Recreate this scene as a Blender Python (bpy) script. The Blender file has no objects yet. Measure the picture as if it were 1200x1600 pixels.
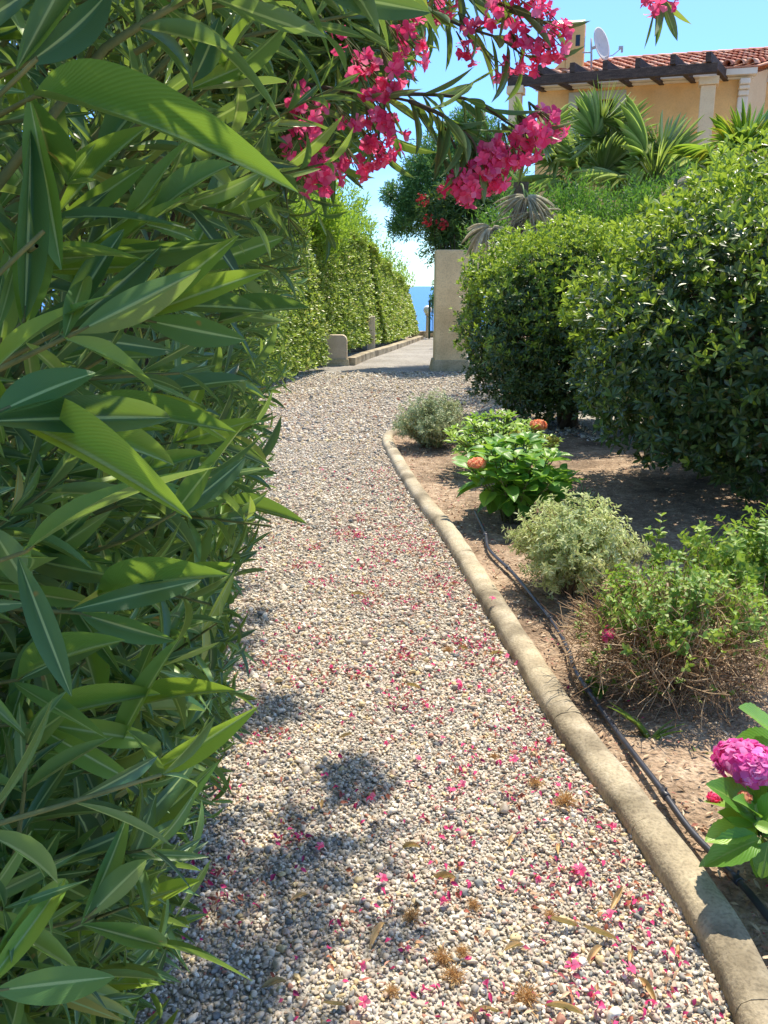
import bpy, math, random
import numpy as np
from mathutils import Vector
random.seed(7)
rng = np.random.default_rng(11)
SC = bpy.context.scene
COL = SC.collection

# ------------------------------------------------------------------ camera
FPX, HOR, CH = 1350.0, 446.0, 1.5
PITCH = math.atan((800 - HOR) / FPX)
cam = bpy.data.cameras.new("camera"); cam_o = bpy.data.objects.new("camera", cam); COL.objects.link(cam_o)
cam.sensor_fit = 'VERTICAL'; cam.sensor_height = 24; cam.lens = FPX / 1600 * 24
cam.clip_start = 0.02; cam.clip_end = 20000
cam_o.location = (0, 0, CH); cam_o.rotation_euler = (math.pi / 2 - PITCH, 0, 0)
SC.camera = cam_o

# ------------------------------------------------------------------ light
SUN_EL, SUN_AZ = math.radians(62), math.radians(25)      # azimuth from +Y (away from the camera) towards +X
TS = Vector((math.sin(SUN_AZ) * math.cos(SUN_EL), math.cos(SUN_AZ) * math.cos(SUN_EL), math.sin(SUN_EL)))
sl = bpy.data.lights.new("sun", 'SUN'); sl.energy = 3.9; sl.angle = math.radians(0.53); sl.color = (1, .91, .76)
so = bpy.data.objects.new("sun", sl); COL.objects.link(so); so.rotation_euler = TS.to_track_quat('Z', 'Y').to_euler()
so.location = TS * 60
W = bpy.data.worlds.new("World"); SC.world = W; W.use_nodes = True
wn, wl = W.node_tree.nodes, W.node_tree.links
bg = wn["Background"]
sky = wn.new('ShaderNodeTexSky'); sky.sky_type = 'NISHITA'; sky.sun_disc = False
sky.sun_elevation = SUN_EL; sky.sun_rotation = SUN_AZ
sky.air_density = 1.0; sky.dust_density = 0.3; sky.ozone_density = 2.0
tc = wn.new('ShaderNodeTexCoord'); mp = wn.new('ShaderNodeMapping'); mp.inputs['Scale'].default_value = (2.0, 2.0, 9.0)
nz = wn.new('ShaderNodeTexNoise'); nz.inputs['Scale'].default_value = 2.2; nz.inputs['Detail'].default_value = 7
cr = wn.new('ShaderNodeValToRGB'); cr.color_ramp.elements[0].position = .5; cr.color_ramp.elements[1].position = .85
sx = wn.new('ShaderNodeSeparateXYZ'); mr = wn.new('ShaderNodeMapRange')
mr.inputs['From Min'].default_value = .16; mr.inputs['From Max'].default_value = .02
mm = wn.new('ShaderNodeMath'); mm.operation = 'MULTIPLY'
mx = wn.new('ShaderNodeMix'); mx.data_type = 'RGBA'; mx.inputs[7].default_value = (4.2, 5.2, 6.2, 1)
wl.new(tc.outputs['Generated'], mp.inputs[0]); wl.new(mp.outputs[0], nz.inputs['Vector']); wl.new(nz.outputs[0], cr.inputs[0])
wl.new(tc.outputs['Generated'], sx.inputs[0]); wl.new(sx.outputs[2], mr.inputs[0])
wl.new(cr.outputs[0], mm.inputs[0]); wl.new(mr.outputs[0], mm.inputs[1]); wl.new(mm.outputs[0], mx.inputs[0])
tr_ = wn.new('ShaderNodeValToRGB'); te = tr_.color_ramp.elements
te[0].position = .0; te[0].color = (.62, .86, 1.12, 1); te[1].position = .6; te[1].color = (1.0, .98, .95, 1)
e_ = te.new(.12); e_.color = (.40, .66, 1.06, 1); e_ = te.new(.32); e_.color = (.58, .75, 1.03, 1)
ml = wn.new('ShaderNodeMix'); ml.data_type = 'RGBA'; ml.blend_type = 'MULTIPLY'; ml.inputs[0].default_value = 1
wl.new(sx.outputs[2], tr_.inputs[0]); wl.new(sky.outputs[0], ml.inputs[6]); wl.new(tr_.outputs[0], ml.inputs[7])
wl.new(ml.outputs[2], mx.inputs[6]); wl.new(mx.outputs[2], bg.inputs[0])
bg.inputs[1].default_value = 0.15
SC.view_settings.view_transform = 'Standard'; SC.view_settings.look = 'None'
SC.view_settings.exposure = 0.84; SC.view_settings.gamma = 1
SC.render.engine = 'CYCLES'
SC.cycles.max_bounces = 8; SC.cycles.transparent_max_bounces = 8; SC.cycles.use_denoising = True

# ------------------------------------------------------------------ pixel helpers (used to measure the place)
cp, sp_ = math.cos(PITCH), math.sin(PITCH)
def ray(px, py):
    a = (px - 600) / FPX; b = (800 - py) / FPX
    return np.array((a, cp + b * sp_, -sp_ + b * cp))
def P(px, py, Y):
    r = ray(px, py); return np.array((0, 0, CH)) + r * (Y / r[1])
def Z(px, py, z):
    r = ray(px, py); return np.array((0, 0, CH)) + r * ((z - CH) / r[2])
def G(px, py): return Z(px, py, 0.0)
def proj(p):
    p = np.atleast_2d(p) - np.array((0, 0, CH))
    d = p[:, 1] * cp - p[:, 2] * sp_; u = p[:, 1] * sp_ + p[:, 2] * cp
    d = np.maximum(d, 1e-3)
    return 600 + FPX * p[:, 0] / d, 800 - FPX * u / d

# ------------------------------------------------------------------ mesh helpers
def nrm(v):
    v = np.asarray(v, float); return v / np.maximum(np.linalg.norm(v, axis=-1, keepdims=True), 1e-9)
def grid_faces(nu, nv):
    f = []
    for j in range(nv - 1):
        for i in range(nu - 1):
            a = j * nu + i; f.append((a, a + 1, a + nu + 1, a + nu))
    return np.array(f)
class MB:
    def __init__(s): s.c = []; s.n = 0
    def add(s, V, F, UV=None, mi=0):
        V = np.asarray(V, float).reshape(-1, 3); F = np.asarray(F, int)
        if len(V) == 0 or len(F) == 0: return s
        UV = np.zeros((len(V), 2)) if UV is None else np.asarray(UV, float)
        s.c.append((V, F + s.n, UV, mi)); s.n += len(V); return s
    def inst(s, tm, pos, d, up, L, Wd, mi=0):
        """stamp a template (x across, y along, z up) at many places"""
        tv, tf, tu = tm
        pos = np.atleast_2d(pos); n = len(pos)
        if n == 0: return s
        d = nrm(np.broadcast_to(d, (n, 3))); up = np.broadcast_to(up, (n, 3))
        nn = up - (up * d).sum(1, keepdims=True) * d
        bad = np.linalg.norm(nn, axis=1) < 1e-3
        if bad.any(): nn = nn + bad[:, None] * np.cross(d, (0.3, .5, .8))
        nn = nrm(nn); sd = np.cross(d, nn)
        L = np.broadcast_to(np.asarray(L, float), (n,))[:, None, None]; Wd = np.broadcast_to(np.asarray(Wd, float), (n,))[:, None, None]
        V = pos[:, None, :] + sd[:, None, :] * (tv[None, :, 0:1] * Wd) + d[:, None, :] * (tv[None, :, 1:2] * L) + nn[:, None, :] * (tv[None, :, 2:3] * L)
        k = len(tv); F = tf[None] + (np.arange(n) * k)[:, None, None]
        return s.add(V.reshape(-1, 3), F.reshape(-1, tf.shape[1]), np.tile(tu, (n, 1)), mi)
    def tube(s, pts, rad, sides=8, mi=0, caps=True):
        pts = np.asarray(pts, float); n = len(pts); rad = np.broadcast_to(np.asarray(rad, float), (n,))
        t = nrm(np.gradient(pts, axis=0)); ref = np.array((0, 0, 1.)) if abs(t[:, 2]).mean() < .85 else np.array((1., 0, 0))
        a = nrm(np.cross(t, ref)); b = np.cross(t, a)
        th = np.linspace(0, 2 * np.pi, sides, endpoint=False)
        V = pts[:, None] + rad[:, None, None] * (a[:, None] * np.cos(th)[None, :, None] + b[:, None] * np.sin(th)[None, :, None])
        F = [(j * sides + i, j * sides + (i + 1) % sides, (j + 1) * sides + (i + 1) % sides, (j + 1) * sides + i) for j in range(n - 1) for i in range(sides)]
        V = V.reshape(-1, 3)
        if caps:
            V = np.vstack([V, pts[0], pts[-1]]); o = n * sides
            for i in range(sides):
                F.append((o, (i + 1) % sides, i, i)); F.append((o + 1, (n - 1) * sides + i, (n - 1) * sides + (i + 1) % sides, (n - 1) * sides + (i + 1) % sides))
        u = np.repeat(np.linspace(0, 1, n), sides)
        UV = np.stack([u, u], 1)
        if caps: UV = np.vstack([UV, (0, 0), (1, 1)])
        return s.add(V, F, UV, mi)
    def hull(s, P8, mi=0):
        """box from 8 corners: bottom 4 ccw, top 4 ccw"""
        return s.add(P8, [(3, 2, 1, 0), (4, 5, 6, 7), (0, 1, 5, 4), (1, 2, 6, 5), (2, 3, 7, 6), (3, 0, 4, 7)], None, mi)
    def box(s, c, ex, ey, ez, mi=0):
        c, ex, ey, ez = (np.asarray(q, float) for q in (c, ex, ey, ez))
        return s.hull([c - ex - ey - ez, c + ex - ey - ez, c + ex + ey - ez, c - ex + ey - ez, c - ex - ey + ez, c + ex - ey + ez, c + ex + ey + ez, c - ex + ey + ez], mi)
    def build(s, name, mats, parent=None, smooth=False, bevel=0, loc=None, kind=None):
        if not isinstance(mats, (list, tuple)): mats = [mats]
        V = np.vstack([c[0] for c in s.c]).astype(np.float32)
        if parent is not None: V = V - np.array(parent_world(parent), np.float32)
        elif loc is not None: V = V - np.array(loc, np.float32)
        loops, starts, mi, uv = [], [], [], []; st = 0
        for (v, F, U, m), off in zip(s.c, np.cumsum([0] + [len(c[0]) for c in s.c[:-1]])):
            if F.shape[1] == 4:
                deg = F[:, 2] == F[:, 3]
                parts = [F[~deg], F[deg][:, :3]]
            else: parts = [F]
            for Q in parts:
                if len(Q) == 0: continue
                k = Q.shape[1]; loops.append(Q.ravel()); starts.append(st + np.arange(len(Q)) * k); st += Q.size
                mi.append(np.full(len(Q), m)); uv.append(U[(Q - off).ravel()])
        loops = np.concatenate(loops); starts = np.concatenate(starts); mi = np.concatenate(mi); uv = np.vstack(uv)
        me = bpy.data.meshes.new(name)
        me.vertices.add(len(V)); me.vertices.foreach_set("co", V.ravel())
        me.loops.add(len(loops)); me.loops.foreach_set("vertex_index", loops.astype(np.int32))
        me.polygons.add(len(starts)); me.polygons.foreach_set("loop_start", starts.astype(np.int32))
        me.polygons.foreach_set("material_index", mi.astype(np.int32))
        me.polygons.foreach_set("use_smooth", np.full(len(starts), smooth))
        ul = me.uv_layers.new(name="UVMap"); ul.data.foreach_set("uv", uv.astype(np.float32).ravel())
        for m in mats: me.materials.append(m)
        me.update(calc_edges=True); me.validate()
        o = bpy.data.objects.new(name, me); COL.objects.link(o)
        if parent is not None: o.parent = parent
        elif loc is not None: o.location = loc
        if kind: o['kind'] = kind
        if bevel:
            b = o.modifiers.new("bevel", 'BEVEL'); b.width = bevel; b.segments = 2; b.limit_method = 'ANGLE'
        return o
def parent_world(o):
    v = Vector((0, 0, 0))
    while o is not None: v += o.location; o = o.parent
    return v
def thing(name, label, cat, loc=(0, 0, 0), group=None):
    o = bpy.data.objects.new(name, None); COL.objects.link(o); o.location = loc
    o.empty_display_size = .1
    o['label'] = label; o['category'] = cat
    if group: o['group'] = group
    return o
def tag(o, label, cat, group=None):
    o['label'] = label; o['category'] = cat
    if group: o['group'] = group
    return o
def copy_tree(o, parent=None):
    c = o.copy(); COL.objects.link(c); c.parent = parent
    for ch in list(o.children): copy_tree(ch, c)
    return c

# ------------------------------------------------------------------ templates
def leaf_t(nl=7, nu=3, peak=.5, sharp=1.0, fold=.15, bend=.15, wave=0.0, stalk=0.0, serr=0.0, twist=0.0):
    ys = np.linspace(0, 1, nl); xs = np.linspace(-1, 1, nu)
    g = math.log(.5) / math.log(peak)
    w = np.sin(np.pi * np.clip(ys, 0, 1) ** g) ** sharp
    if stalk: w = np.where(ys < stalk, .07, np.sin(np.pi * np.clip((ys - stalk) / (1 - stalk), 0, 1) ** g) ** sharp)
    w = np.maximum(w, .03)
    V, U = [], []
    for j, y in enumerate(ys):
        for x in xs:
            ww = w[j] * (1 + (serr if j % 2 else -serr) * abs(x))
            xx = x * ww * .5
            z = fold * abs(xx) * .3 - bend * y * y + wave * math.sin(y * 9 + x) * abs(x) * w[j]
            tw = twist * y
            V.append((xx * math.cos(tw), y, z + xx * math.sin(tw) * .2)); U.append(((x + 1) / 2, y))
    return np.array(V), grid_faces(nu, nl), np.array(U)
T_OLE = [leaf_t(8, 3, .5, .85, f, b, wv, twist=tw) for f, b, wv, tw in ((.35, .10, .0, .2), (.6, .22, .006, -.5), (.2, -.05, .004, .6), (.8, .05, .006, -.2), (.4, .35, .003, .9))]
T_HERO = [leaf_t(22, 7, .52, .72, f, b, wv, twist=tw) for f, b, wv, tw in ((.5, .10, .006, .3), (.9, .20, .008, -.5), (.4, -.04, .006, .8), (1.1, .08, .010, -.9), (.6, .28, .005, 1.1))]
T_PIT = [leaf_t(5, 3, .64, .8, f, b) for f, b in ((.5, .1), (.8, .25), (.3, -.05))]
T_SML = [leaf_t(4, 3, .5, .9, f, b) for f, b in ((.5, .1), (.8, .3))]
T_HYD = [leaf_t(17, 7, .45, .75, f, b, wv, serr=.035) for f, b, wv in ((.7, .18, .015), (1.0, .35, .02), (.5, .05, .02))]
T_NDL = [leaf_t(3, 3, .5, .6, .3, b) for b in (.05, .3)]
def merge_t(lst):
    V, F, U, n = [], [], [], 0
    for v, f, u in lst: V.append(v); F.append(f + n); U.append(u); n += len(v)
    return np.vstack(V), np.vstack(F), np.vstack(U)
def place_t(tm, d, up, L, Wd, pos=(0, 0, 0)):
    b = MB(); b.inst(tm, [pos], d, up, L, Wd); return b.c[0][0], tm[1], tm[2]
def floret_t(np_=5, ang=62, tube=.9, L=1.0, Wd=.75, wave=.05):
    """flower whose axis is +y (so it can be stamped like a leaf)"""
    out = []
    pt = leaf_t(5, 3, .66, .55, .5, .25, wave)
    a = math.radians(ang)
    for k in range(np_):
        ph = 2 * math.pi * k / np_ + random.uniform(-.12, .12)
        d = np.array((math.cos(ph) * math.sin(a), math.cos(a), math.sin(ph) * math.sin(a)))
        up = np.array((-math.cos(ph) * math.cos(a), math.sin(a), -math.sin(ph) * math.cos(a)))
        side = np.cross(d, up)
        out.append(place_t(pt, d, up + side * .35, L * random.uniform(.9, 1.1), Wd, np.array((0, tube * .55, 0)) + d * .06))
    if tube:
        n = 6; V, U = [], []
        for y, r in ((-tube * .5, .05), (0, .07), (tube * .35, .14), (tube * .58, .24)):
            for i in range(n):
                th = 2 * math.pi * i / n; V.append((r * math.cos(th), y, r * math.sin(th))); U.append((.2, .05))
        F = [(j * n + i, j * n + (i + 1) % n, (j + 1) * n + (i + 1) % n, (j + 1) * n + i) for j in range(3) for i in range(n)]
        out.append((np.array(V), np.array(F), np.array(U)))
    return merge_t(out)
T_FLO = [floret_t(5, a, .9) for a in (55, 68, 40)]
T_HFL = [floret_t(4, a, 0, 1, 1.0, .03) for a in (70, 80)]

# ------------------------------------------------------------------ materials
def mat(name):
    m = bpy.data.materials.new(name); m.use_nodes = True
    return m, m.node_tree.nodes, m.node_tree.links, m.node_tree.nodes['Principled BSDF']
def ramp(n, stops, interp='LINEAR'):
    r = n.new('ShaderNodeValToRGB'); cr = r.color_ramp; cr.interpolation = interp
    while len(cr.elements) > 1: cr.elements.remove(cr.elements[0])
    cr.elements[0].position = stops[0][0]; cr.elements[0].color = (*stops[0][1], 1)
    for p, c in stops[1:]:
        e = cr.elements.new(p); e.color = (*c, 1)
    return r
def mixc(n, l, fac, a, b, mode='MIX'):
    m = n.new('ShaderNodeMix'); m.data_type = 'RGBA'; m.blend_type = mode
    for idx, v in ((0, fac), (6, a), (7, b)):
        if isinstance(v, (int, float)): m.inputs[idx].default_value = v
        elif isinstance(v, tuple): m.inputs[idx].default_value = (*v, 1)
        else: l.new(v, m.inputs[idx])
    return m.outputs[2]
def leaf_mat(name, stops, rib=None, ribw=.05, back=None, trans=.3, tcol=(.30, .45, .04), rough=.42, spec=.5, veins=0, patch=None):
    m, n, l, p = mat(name)
    geo = n.new('ShaderNodeNewGeometry'); r = ramp(n, stops); l.new(geo.outputs['Random Per Island'], r.inputs[0])
    col = r.outputs[0]
    nz = n.new('ShaderNodeTexNoise'); nz.inputs['Scale'].default_value = 3.0; nz.inputs['Detail'].default_value = 3
    tc = n.new('ShaderNodeTexCoord'); l.new(tc.outputs['Object'], nz.inputs[0])
    rr = ramp(n, [(.3, (.72, .78, .72)), (.7, (1.25, 1.18, 1.1))]); l.new(nz.outputs[0], rr.inputs[0])
    col = mixc(n, l, 1.0, col, rr.outputs[0], 'MULTIPLY')
    uv = n.new('ShaderNodeUVMap'); sx = n.new('ShaderNodeSeparateXYZ'); l.new(uv.outputs[0], sx.inputs[0])
    s1 = n.new('ShaderNodeMath'); s1.operation = 'SUBTRACT'; s1.inputs[1].default_value = .5; l.new(sx.outputs[0], s1.inputs[0])
    s2 = n.new('ShaderNodeMath'); s2.operation = 'ABSOLUTE'; l.new(s1.outputs[0], s2.inputs[0])
    if patch:
        n2 = n.new('ShaderNodeTexNoise'); n2.inputs['Scale'].default_value = patch[1]; l.new(tc.outputs['Object'], n2.inputs[0])
        r3 = ramp(n, [(patch[2], (0, 0, 0)), (patch[2] + .04, (1, 1, 1))]); l.new(n2.outputs[0], r3.inputs[0])
        col = mixc(n, l, r3.outputs[0], col, patch[0])
    if back:
        col = mixc(n, l, geo.outputs['Backfacing'], col, back)
    if rib:
        r2 = ramp(n, [(ribw * .5, (1, 1, 1)), (ribw, (0, 0, 0))]); l.new(s2.outputs[0], r2.inputs[0])
        col = mixc(n, l, r2.outputs[0], col, rib)
    if veins:
        # side veins: fine oblique ribs raised on the blade
        m1 = n.new('ShaderNodeMath'); m1.operation = 'MULTIPLY'; m1.inputs[1].default_value = .9; l.new(s2.outputs[0], m1.inputs[0])
        m2 = n.new('ShaderNodeMath'); m2.operation = 'SUBTRACT'; l.new(sx.outputs[1], m2.inputs[0]); l.new(m1.outputs[0], m2.inputs[1])
        m3 = n.new('ShaderNodeMath'); m3.operation = 'MULTIPLY'; m3.inputs[1].default_value = veins; l.new(m2.outputs[0], m3.inputs[0])
        m4 = n.new('ShaderNodeMath'); m4.operation = 'SINE'; l.new(m3.outputs[0], m4.inputs[0])
        bp = n.new('ShaderNodeBump'); bp.inputs['Strength'].default_value = .2; bp.inputs['Distance'].default_value = .001
        l.new(m4.outputs[0], bp.inputs['Height']); l.new(bp.outputs[0], p.inputs['Normal'])
        mr4 = ramp(n, [(0.0, (.9, .92, .9)), (.9, (1, 1, 1)), (1.0, (1.07, 1.06, 1.04))])
        ma = n.new('ShaderNodeMath'); ma.operation = 'MULTIPLY_ADD'; ma.inputs[1].default_value = .5; ma.inputs[2].default_value = .5
        l.new(m4.outputs[0], ma.inputs[0]); l.new(ma.outputs[0], mr4.inputs[0]); col = mixc(n, l, 1.0, col, mr4.outputs[0], 'MULTIPLY')
    l.new(col, p.inputs['Base Color']); p.inputs['Roughness'].default_value = rough; p.inputs['Specular IOR Level'].default_value = spec
    if trans:
        tr = n.new('ShaderNodeBsdfTranslucent'); tcn = mixc(n, l, .55, col, tcol); l.new(tcn, tr.inputs[0])
        ms = n.new('ShaderNodeMixShader'); ms.inputs[0].default_value = trans
        l.new(p.outputs[0], ms.inputs[1]); l.new(tr.outputs[0], ms.inputs[2]); l.new(ms.outputs[0], n['Material Output'].inputs[0])
    return m
def noise_mat(name, stops, scale=8, rough=.85, bump=.3, dist=.01, detail=8, stops2=None, scale2=1.0, spec=.3, coord='Object', stretch=None, fine=None, fa=.4):
    m, n, l, p = mat(name)
    tc = n.new('ShaderNodeTexCoord'); src = tc.outputs[coord]
    if stretch:
        mp = n.new('ShaderNodeMapping'); mp.inputs['Scale'].default_value = stretch; l.new(src, mp.inputs[0]); src = mp.outputs[0]
    nz = n.new('ShaderNodeTexNoise'); nz.inputs['Scale'].default_value = scale; nz.inputs['Detail'].default_value = detail; nz.inputs['Roughness'].default_value = .65
    l.new(src, nz.inputs[0]); r = ramp(n, stops); l.new(nz.outputs[0], r.inputs[0]); col = r.outputs[0]
    if stops2:
        n2 = n.new('ShaderNodeTexNoise'); n2.inputs['Scale'].default_value = scale2; n2.inputs['Detail'].default_value = 5; l.new(src, n2.inputs[0])
        r2 = ramp(n, stops2); l.new(n2.outputs[0], r2.inputs[0]); col = mixc(n, l, 1.0, col, r2.outputs[0], 'MULTIPLY')
    if fine:
        n3 = n.new('ShaderNodeTexNoise'); n3.inputs['Scale'].default_value = fine; n3.inputs['Detail'].default_value = 4; l.new(tc.outputs[coord], n3.inputs[0])
        r3 = ramp(n, [(.35, (1 - fa,) * 3), (.5, (1, 1, 1)), (.7, (1 + fa * .5,) * 3)]); l.new(n3.outputs[0], r3.inputs[0]); col = mixc(n, l, 1.0, col, r3.outputs[0], 'MULTIPLY')
    l.new(col, p.inputs['Base Color']); p.inputs['Roughness'].default_value = rough; p.inputs['Specular IOR Level'].default_value = spec
    if bump:
        b = n.new('ShaderNodeBump'); b.inputs['Strength'].default_value = bump; b.inputs['Distance'].default_value = dist
        l.new((n3 if fine else nz).outputs[0], b.inputs['Height']); l.new(b.outputs[0], p.inputs['Normal'])
    return m
def island_mat(name, stops, rough=.7, spec=.3, noise=20, trans=0, interp='LINEAR', bump=0):
    m, n, l, p = mat(name)
    geo = n.new('ShaderNodeNewGeometry'); r = ramp(n, stops, interp); l.new(geo.outputs['Random Per Island'], r.inputs[0]); col = r.outputs[0]
    if noise:
        nz = n.new('ShaderNodeTexNoise'); nz.inputs['Scale'].default_value = noise; nz.inputs['Detail'].default_value = 4
        tc = n.new('ShaderNodeTexCoord'); l.new(tc.outputs['Object'], nz.inputs[0])
        rr = ramp(n, [(.3, (.72, .72, .72)), (.7, (1.2, 1.2, 1.2))]); l.new(nz.outputs[0], rr.inputs[0]); col = mixc(n, l, 1.0, col, rr.outputs[0], 'MULTIPLY')
        if bump:
            b = n.new('ShaderNodeBump'); b.inputs['Strength'].default_value = bump; b.inputs['Distance'].default_value = .003
            l.new(nz.outputs[0], b.inputs['Height']); l.new(b.outputs[0], p.inputs['Normal'])
    l.new(col, p.inputs['Base Color']); p.inputs['Roughness'].default_value = rough; p.inputs['Specular IOR Level'].default_value = spec
    if trans:
        tr = n.new('ShaderNodeBsdfTranslucent'); l.new(col, tr.inputs[0]); ms = n.new('ShaderNodeMixShader'); ms.inputs[0].default_value = trans
        l.new(p.outputs[0], ms.inputs[1]); l.new(tr.outputs[0], ms.inputs[2]); l.new(ms.outputs[0], n['Material Output'].inputs[0])
    return m

M_OLE = leaf_mat('oleander_leaf', [(0, (.022, .08, .045)), (.25, (.055, .15, .07)), (.55, (.10, .22, .075)), (.8, (.18, .32, .08)), (.96, (.30, .42, .08)), (.99, (.40, .42, .10)), (1, (.45, .24, .08))],
                 rib=(.40, .52, .20), ribw=.08, back=(.13, .23, .09), trans=.3, tcol=(.42, .60, .04), rough=.40, spec=.5, patch=((.34, .20, .08), 30, .74))
M_HERO = leaf_mat('oleander_large_leaf', [(0, (.045, .15, .075)), (.35, (.085, .22, .075)), (.65, (.16, .32, .06)), (1, (.32, .47, .07))],
                  rib=(.42, .56, .22), ribw=.055, back=(.15, .27, .09), trans=.3, tcol=(.42, .60, .04), rough=.40, spec=.45, veins=190, patch=((.30, .16, .05), 34, .735))
M_PIT = leaf_mat('pittosporum_leaf', [(0, (.024, .058, .02)), (.5, (.042, .095, .025)), (.85, (.08, .15, .035)), (.985, (.18, .27, .06)), (1, (.30, .17, .07))], rib=(.12, .2, .06), ribw=.07, trans=.16, rough=.38, spec=.6)
M_PITY = leaf_mat('pittosporum_young_leaf', [(0, (.16, .28, .04)), (.6, (.28, .42, .055)), (1, (.42, .52, .10))], trans=.4, tcol=(.5, .65, .05), rough=.35)
M_LHEDGE = leaf_mat('hedge_leaf', [(0, (.10, .20, .04)), (.45, (.32, .46, .08)), (.85, (.56, .64, .18)), (1, (.62, .48, .24))], trans=.42, tcol=(.45, .6, .06), rough=.35, spec=.6)
M_FEATH = leaf_mat('feathery_leaf', [(0, (.09, .19, .02)), (.5, (.24, .42, .04)), (1, (.40, .55, .08))], trans=.45, tcol=(.5, .7, .05), rough=.5)
M_JUN = leaf_mat('juniper_leaf', [(0, (.03, .09, .025)), (.5, (.075, .19, .035)), (1, (.16, .34, .06))], trans=.35, tcol=(.3, .6, .05), rough=.5)
M_CYP = leaf_mat('cypress_leaf', [(0, (.06, .15, .05)), (.6, (.14, .28, .08)), (1, (.26, .44, .12))], trans=.25, tcol=(.25, .5, .08), rough=.5)
M_SILV = leaf_mat('silver_leaf', [(0, (.54, .62, .22)), (.5, (.76, .80, .38)), (1, (.92, .92, .62))], rib=(.30, .44, .12), ribw=.16, trans=.35, tcol=(.6, .65, .3), rough=.55)
M_SILV2 = leaf_mat('sage_leaf', [(0, (.30, .40, .18)), (.5, (.46, .54, .28)), (1, (.66, .68, .44))], trans=.2, tcol=(.5, .55, .3), rough=.6)
M_LANT = leaf_mat('lantana_leaf', [(0, (.15, .30, .05)), (.6, (.28, .46, .08)), (1, (.50, .56, .14))], trans=.35, tcol=(.45, .65, .05), rough=.5)
M_HYD = leaf_mat('hydrangea_leaf', [(0, (.08, .24, .05)), (.5, (.19, .42, .06)), (1, (.38, .60, .08))], rib=(.25, .40, .10), ribw=.035, trans=.33, tcol=(.4, .7, .05), rough=.38, veins=70)
M_PALM = leaf_mat('palm_blade', [(0, (.26, .38, .14)), (.5, (.46, .58, .22)), (1, (.72, .76, .42))], trans=.5, tcol=(.45, .6, .05), rough=.45)
M_PALMY = leaf_mat('palm_yellow_blade', [(0, (.18, .36, .05)), (.6, (.36, .54, .06)), (1, (.72, .60, .09))], trans=.48, tcol=(.5, .65, .05), rough=.45)
M_DRY = island_mat('dry_blade', [(0, (.55, .50, .36)), (.6, (.72, .68, .54)), (1, (.86, .84, .72))], trans=.35)
M_STEM = noise_mat('woody_stem', [(.3, (.06, .045, .03)), (.7, (.16, .12, .08))], 40, bump=.5)
M_GST = noise_mat('green_stem', [(.3, (.09, .12, .04)), (.7, (.22, .22, .08))], 30, bump=.2)
M_TWIG = island_mat('dry_twig', [(0, (.16, .09, .05)), (.5, (.42, .26, .14)), (1, (.66, .48, .28))], noise=10)
M_PINK = island_mat('pink_petal', [(0, (.86, .05, .20)), (.5, (.95, .11, .31)), (1, (.98, .28, .48))], rough=.55, trans=.42, noise=25)
M_RED = island_mat('red_petal', [(0, (.35, .02, .03)), (1, (.6, .06, .06))], rough=.6, trans=.25, noise=25)
M_HPINK = island_mat('hydrangea_pink_petal', [(0, (.78, .08, .38)), (.6, (.97, .20, .60)), (1, (1, .48, .80))], rough=.5, trans=.4, noise=25)
M_HCOR = island_mat('hydrangea_coral_petal', [(0, (.95, .26, .18)), (.5, (1, .45, .25)), (1, (1, .75, .35))], rough=.5, trans=.4, noise=0)
M_HYEL = island_mat('hydrangea_green_bud', [(0, (.45, .50, .08)), (1, (.75, .62, .15))], rough=.5, trans=.3)
M_FALL = island_mat('fallen_petal', [(0, (.88, .08, .25)), (.3, (.72, .05, .20)), (.5, (.42, .05, .16)), (.65, (.5, .16, .09)), (.8, (.34, .10, .06)), (1, (.66, .36, .18))], rough=.7, trans=.15, noise=40)
M_LITT = island_mat('litter', [(0, (.22, .13, .08)), (.3, (.45, .28, .17)), (.6, (.62, .45, .28)), (.85, (.74, .62, .44)), (1, (.42, .10, .07))], noise=30)
M_TUFT = island_mat('dry_tuft', [(0, (.45, .22, .08)), (.6, (.66, .42, .17)), (1, (.78, .6, .32))], noise=0, trans=.2)
M_PEB = island_mat('pebble', [(0, (.68, .58, .44)), (.18, (.52, .44, .34)), (.34, (.74, .66, .53)), (.46, (.38, .35, .31)), (.56, (.62, .52, .40)), (.67, (.28, .28, .25)), (.73, (.88, .81, .68)), (.83, (.58, .44, .34)), (.90, (.70, .55, .30)), (.96, (.16, .17, .17)), (.985, (.45, .22, .15))],
                   rough=.7, spec=.35, noise=90, interp='CONSTANT', bump=.4)
M_CON = noise_mat('kerb_concrete', [(.3, (.36, .30, .21)), (.5, (.48, .41, .29)), (.7, (.58, .51, .39))], 9, bump=.7, dist=.004, stops2=[(.38, (.5, .48, .44)), (.5, (.9, .88, .84)), (.62, (1.1, 1.08, 1.02))], scale2=3.5, fine=110, fa=.25)
M_PIL = noise_mat('pillar_render', [(.3, (.82, .62, .35)), (.7, (.95, .76, .47))], 3, bump=.5, dist=.01, stops2=[(.3, (.82, .8, .76)), (.6, (1.05, 1.05, 1.04))], scale2=1.5, fine=45, fa=.14)
M_PILB = noise_mat('pillar_base_render', [(.3, (.42, .34, .2)), (.7, (.62, .52, .34))], 6, bump=.5, dist=.01, fine=45, fa=.2)
M_BLK = noise_mat('black_hose_rubber', [(.3, (.025, .025, .032)), (.7, (.06, .06, .075))], 12, rough=.38, bump=.1, dist=.002, spec=.6)
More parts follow.
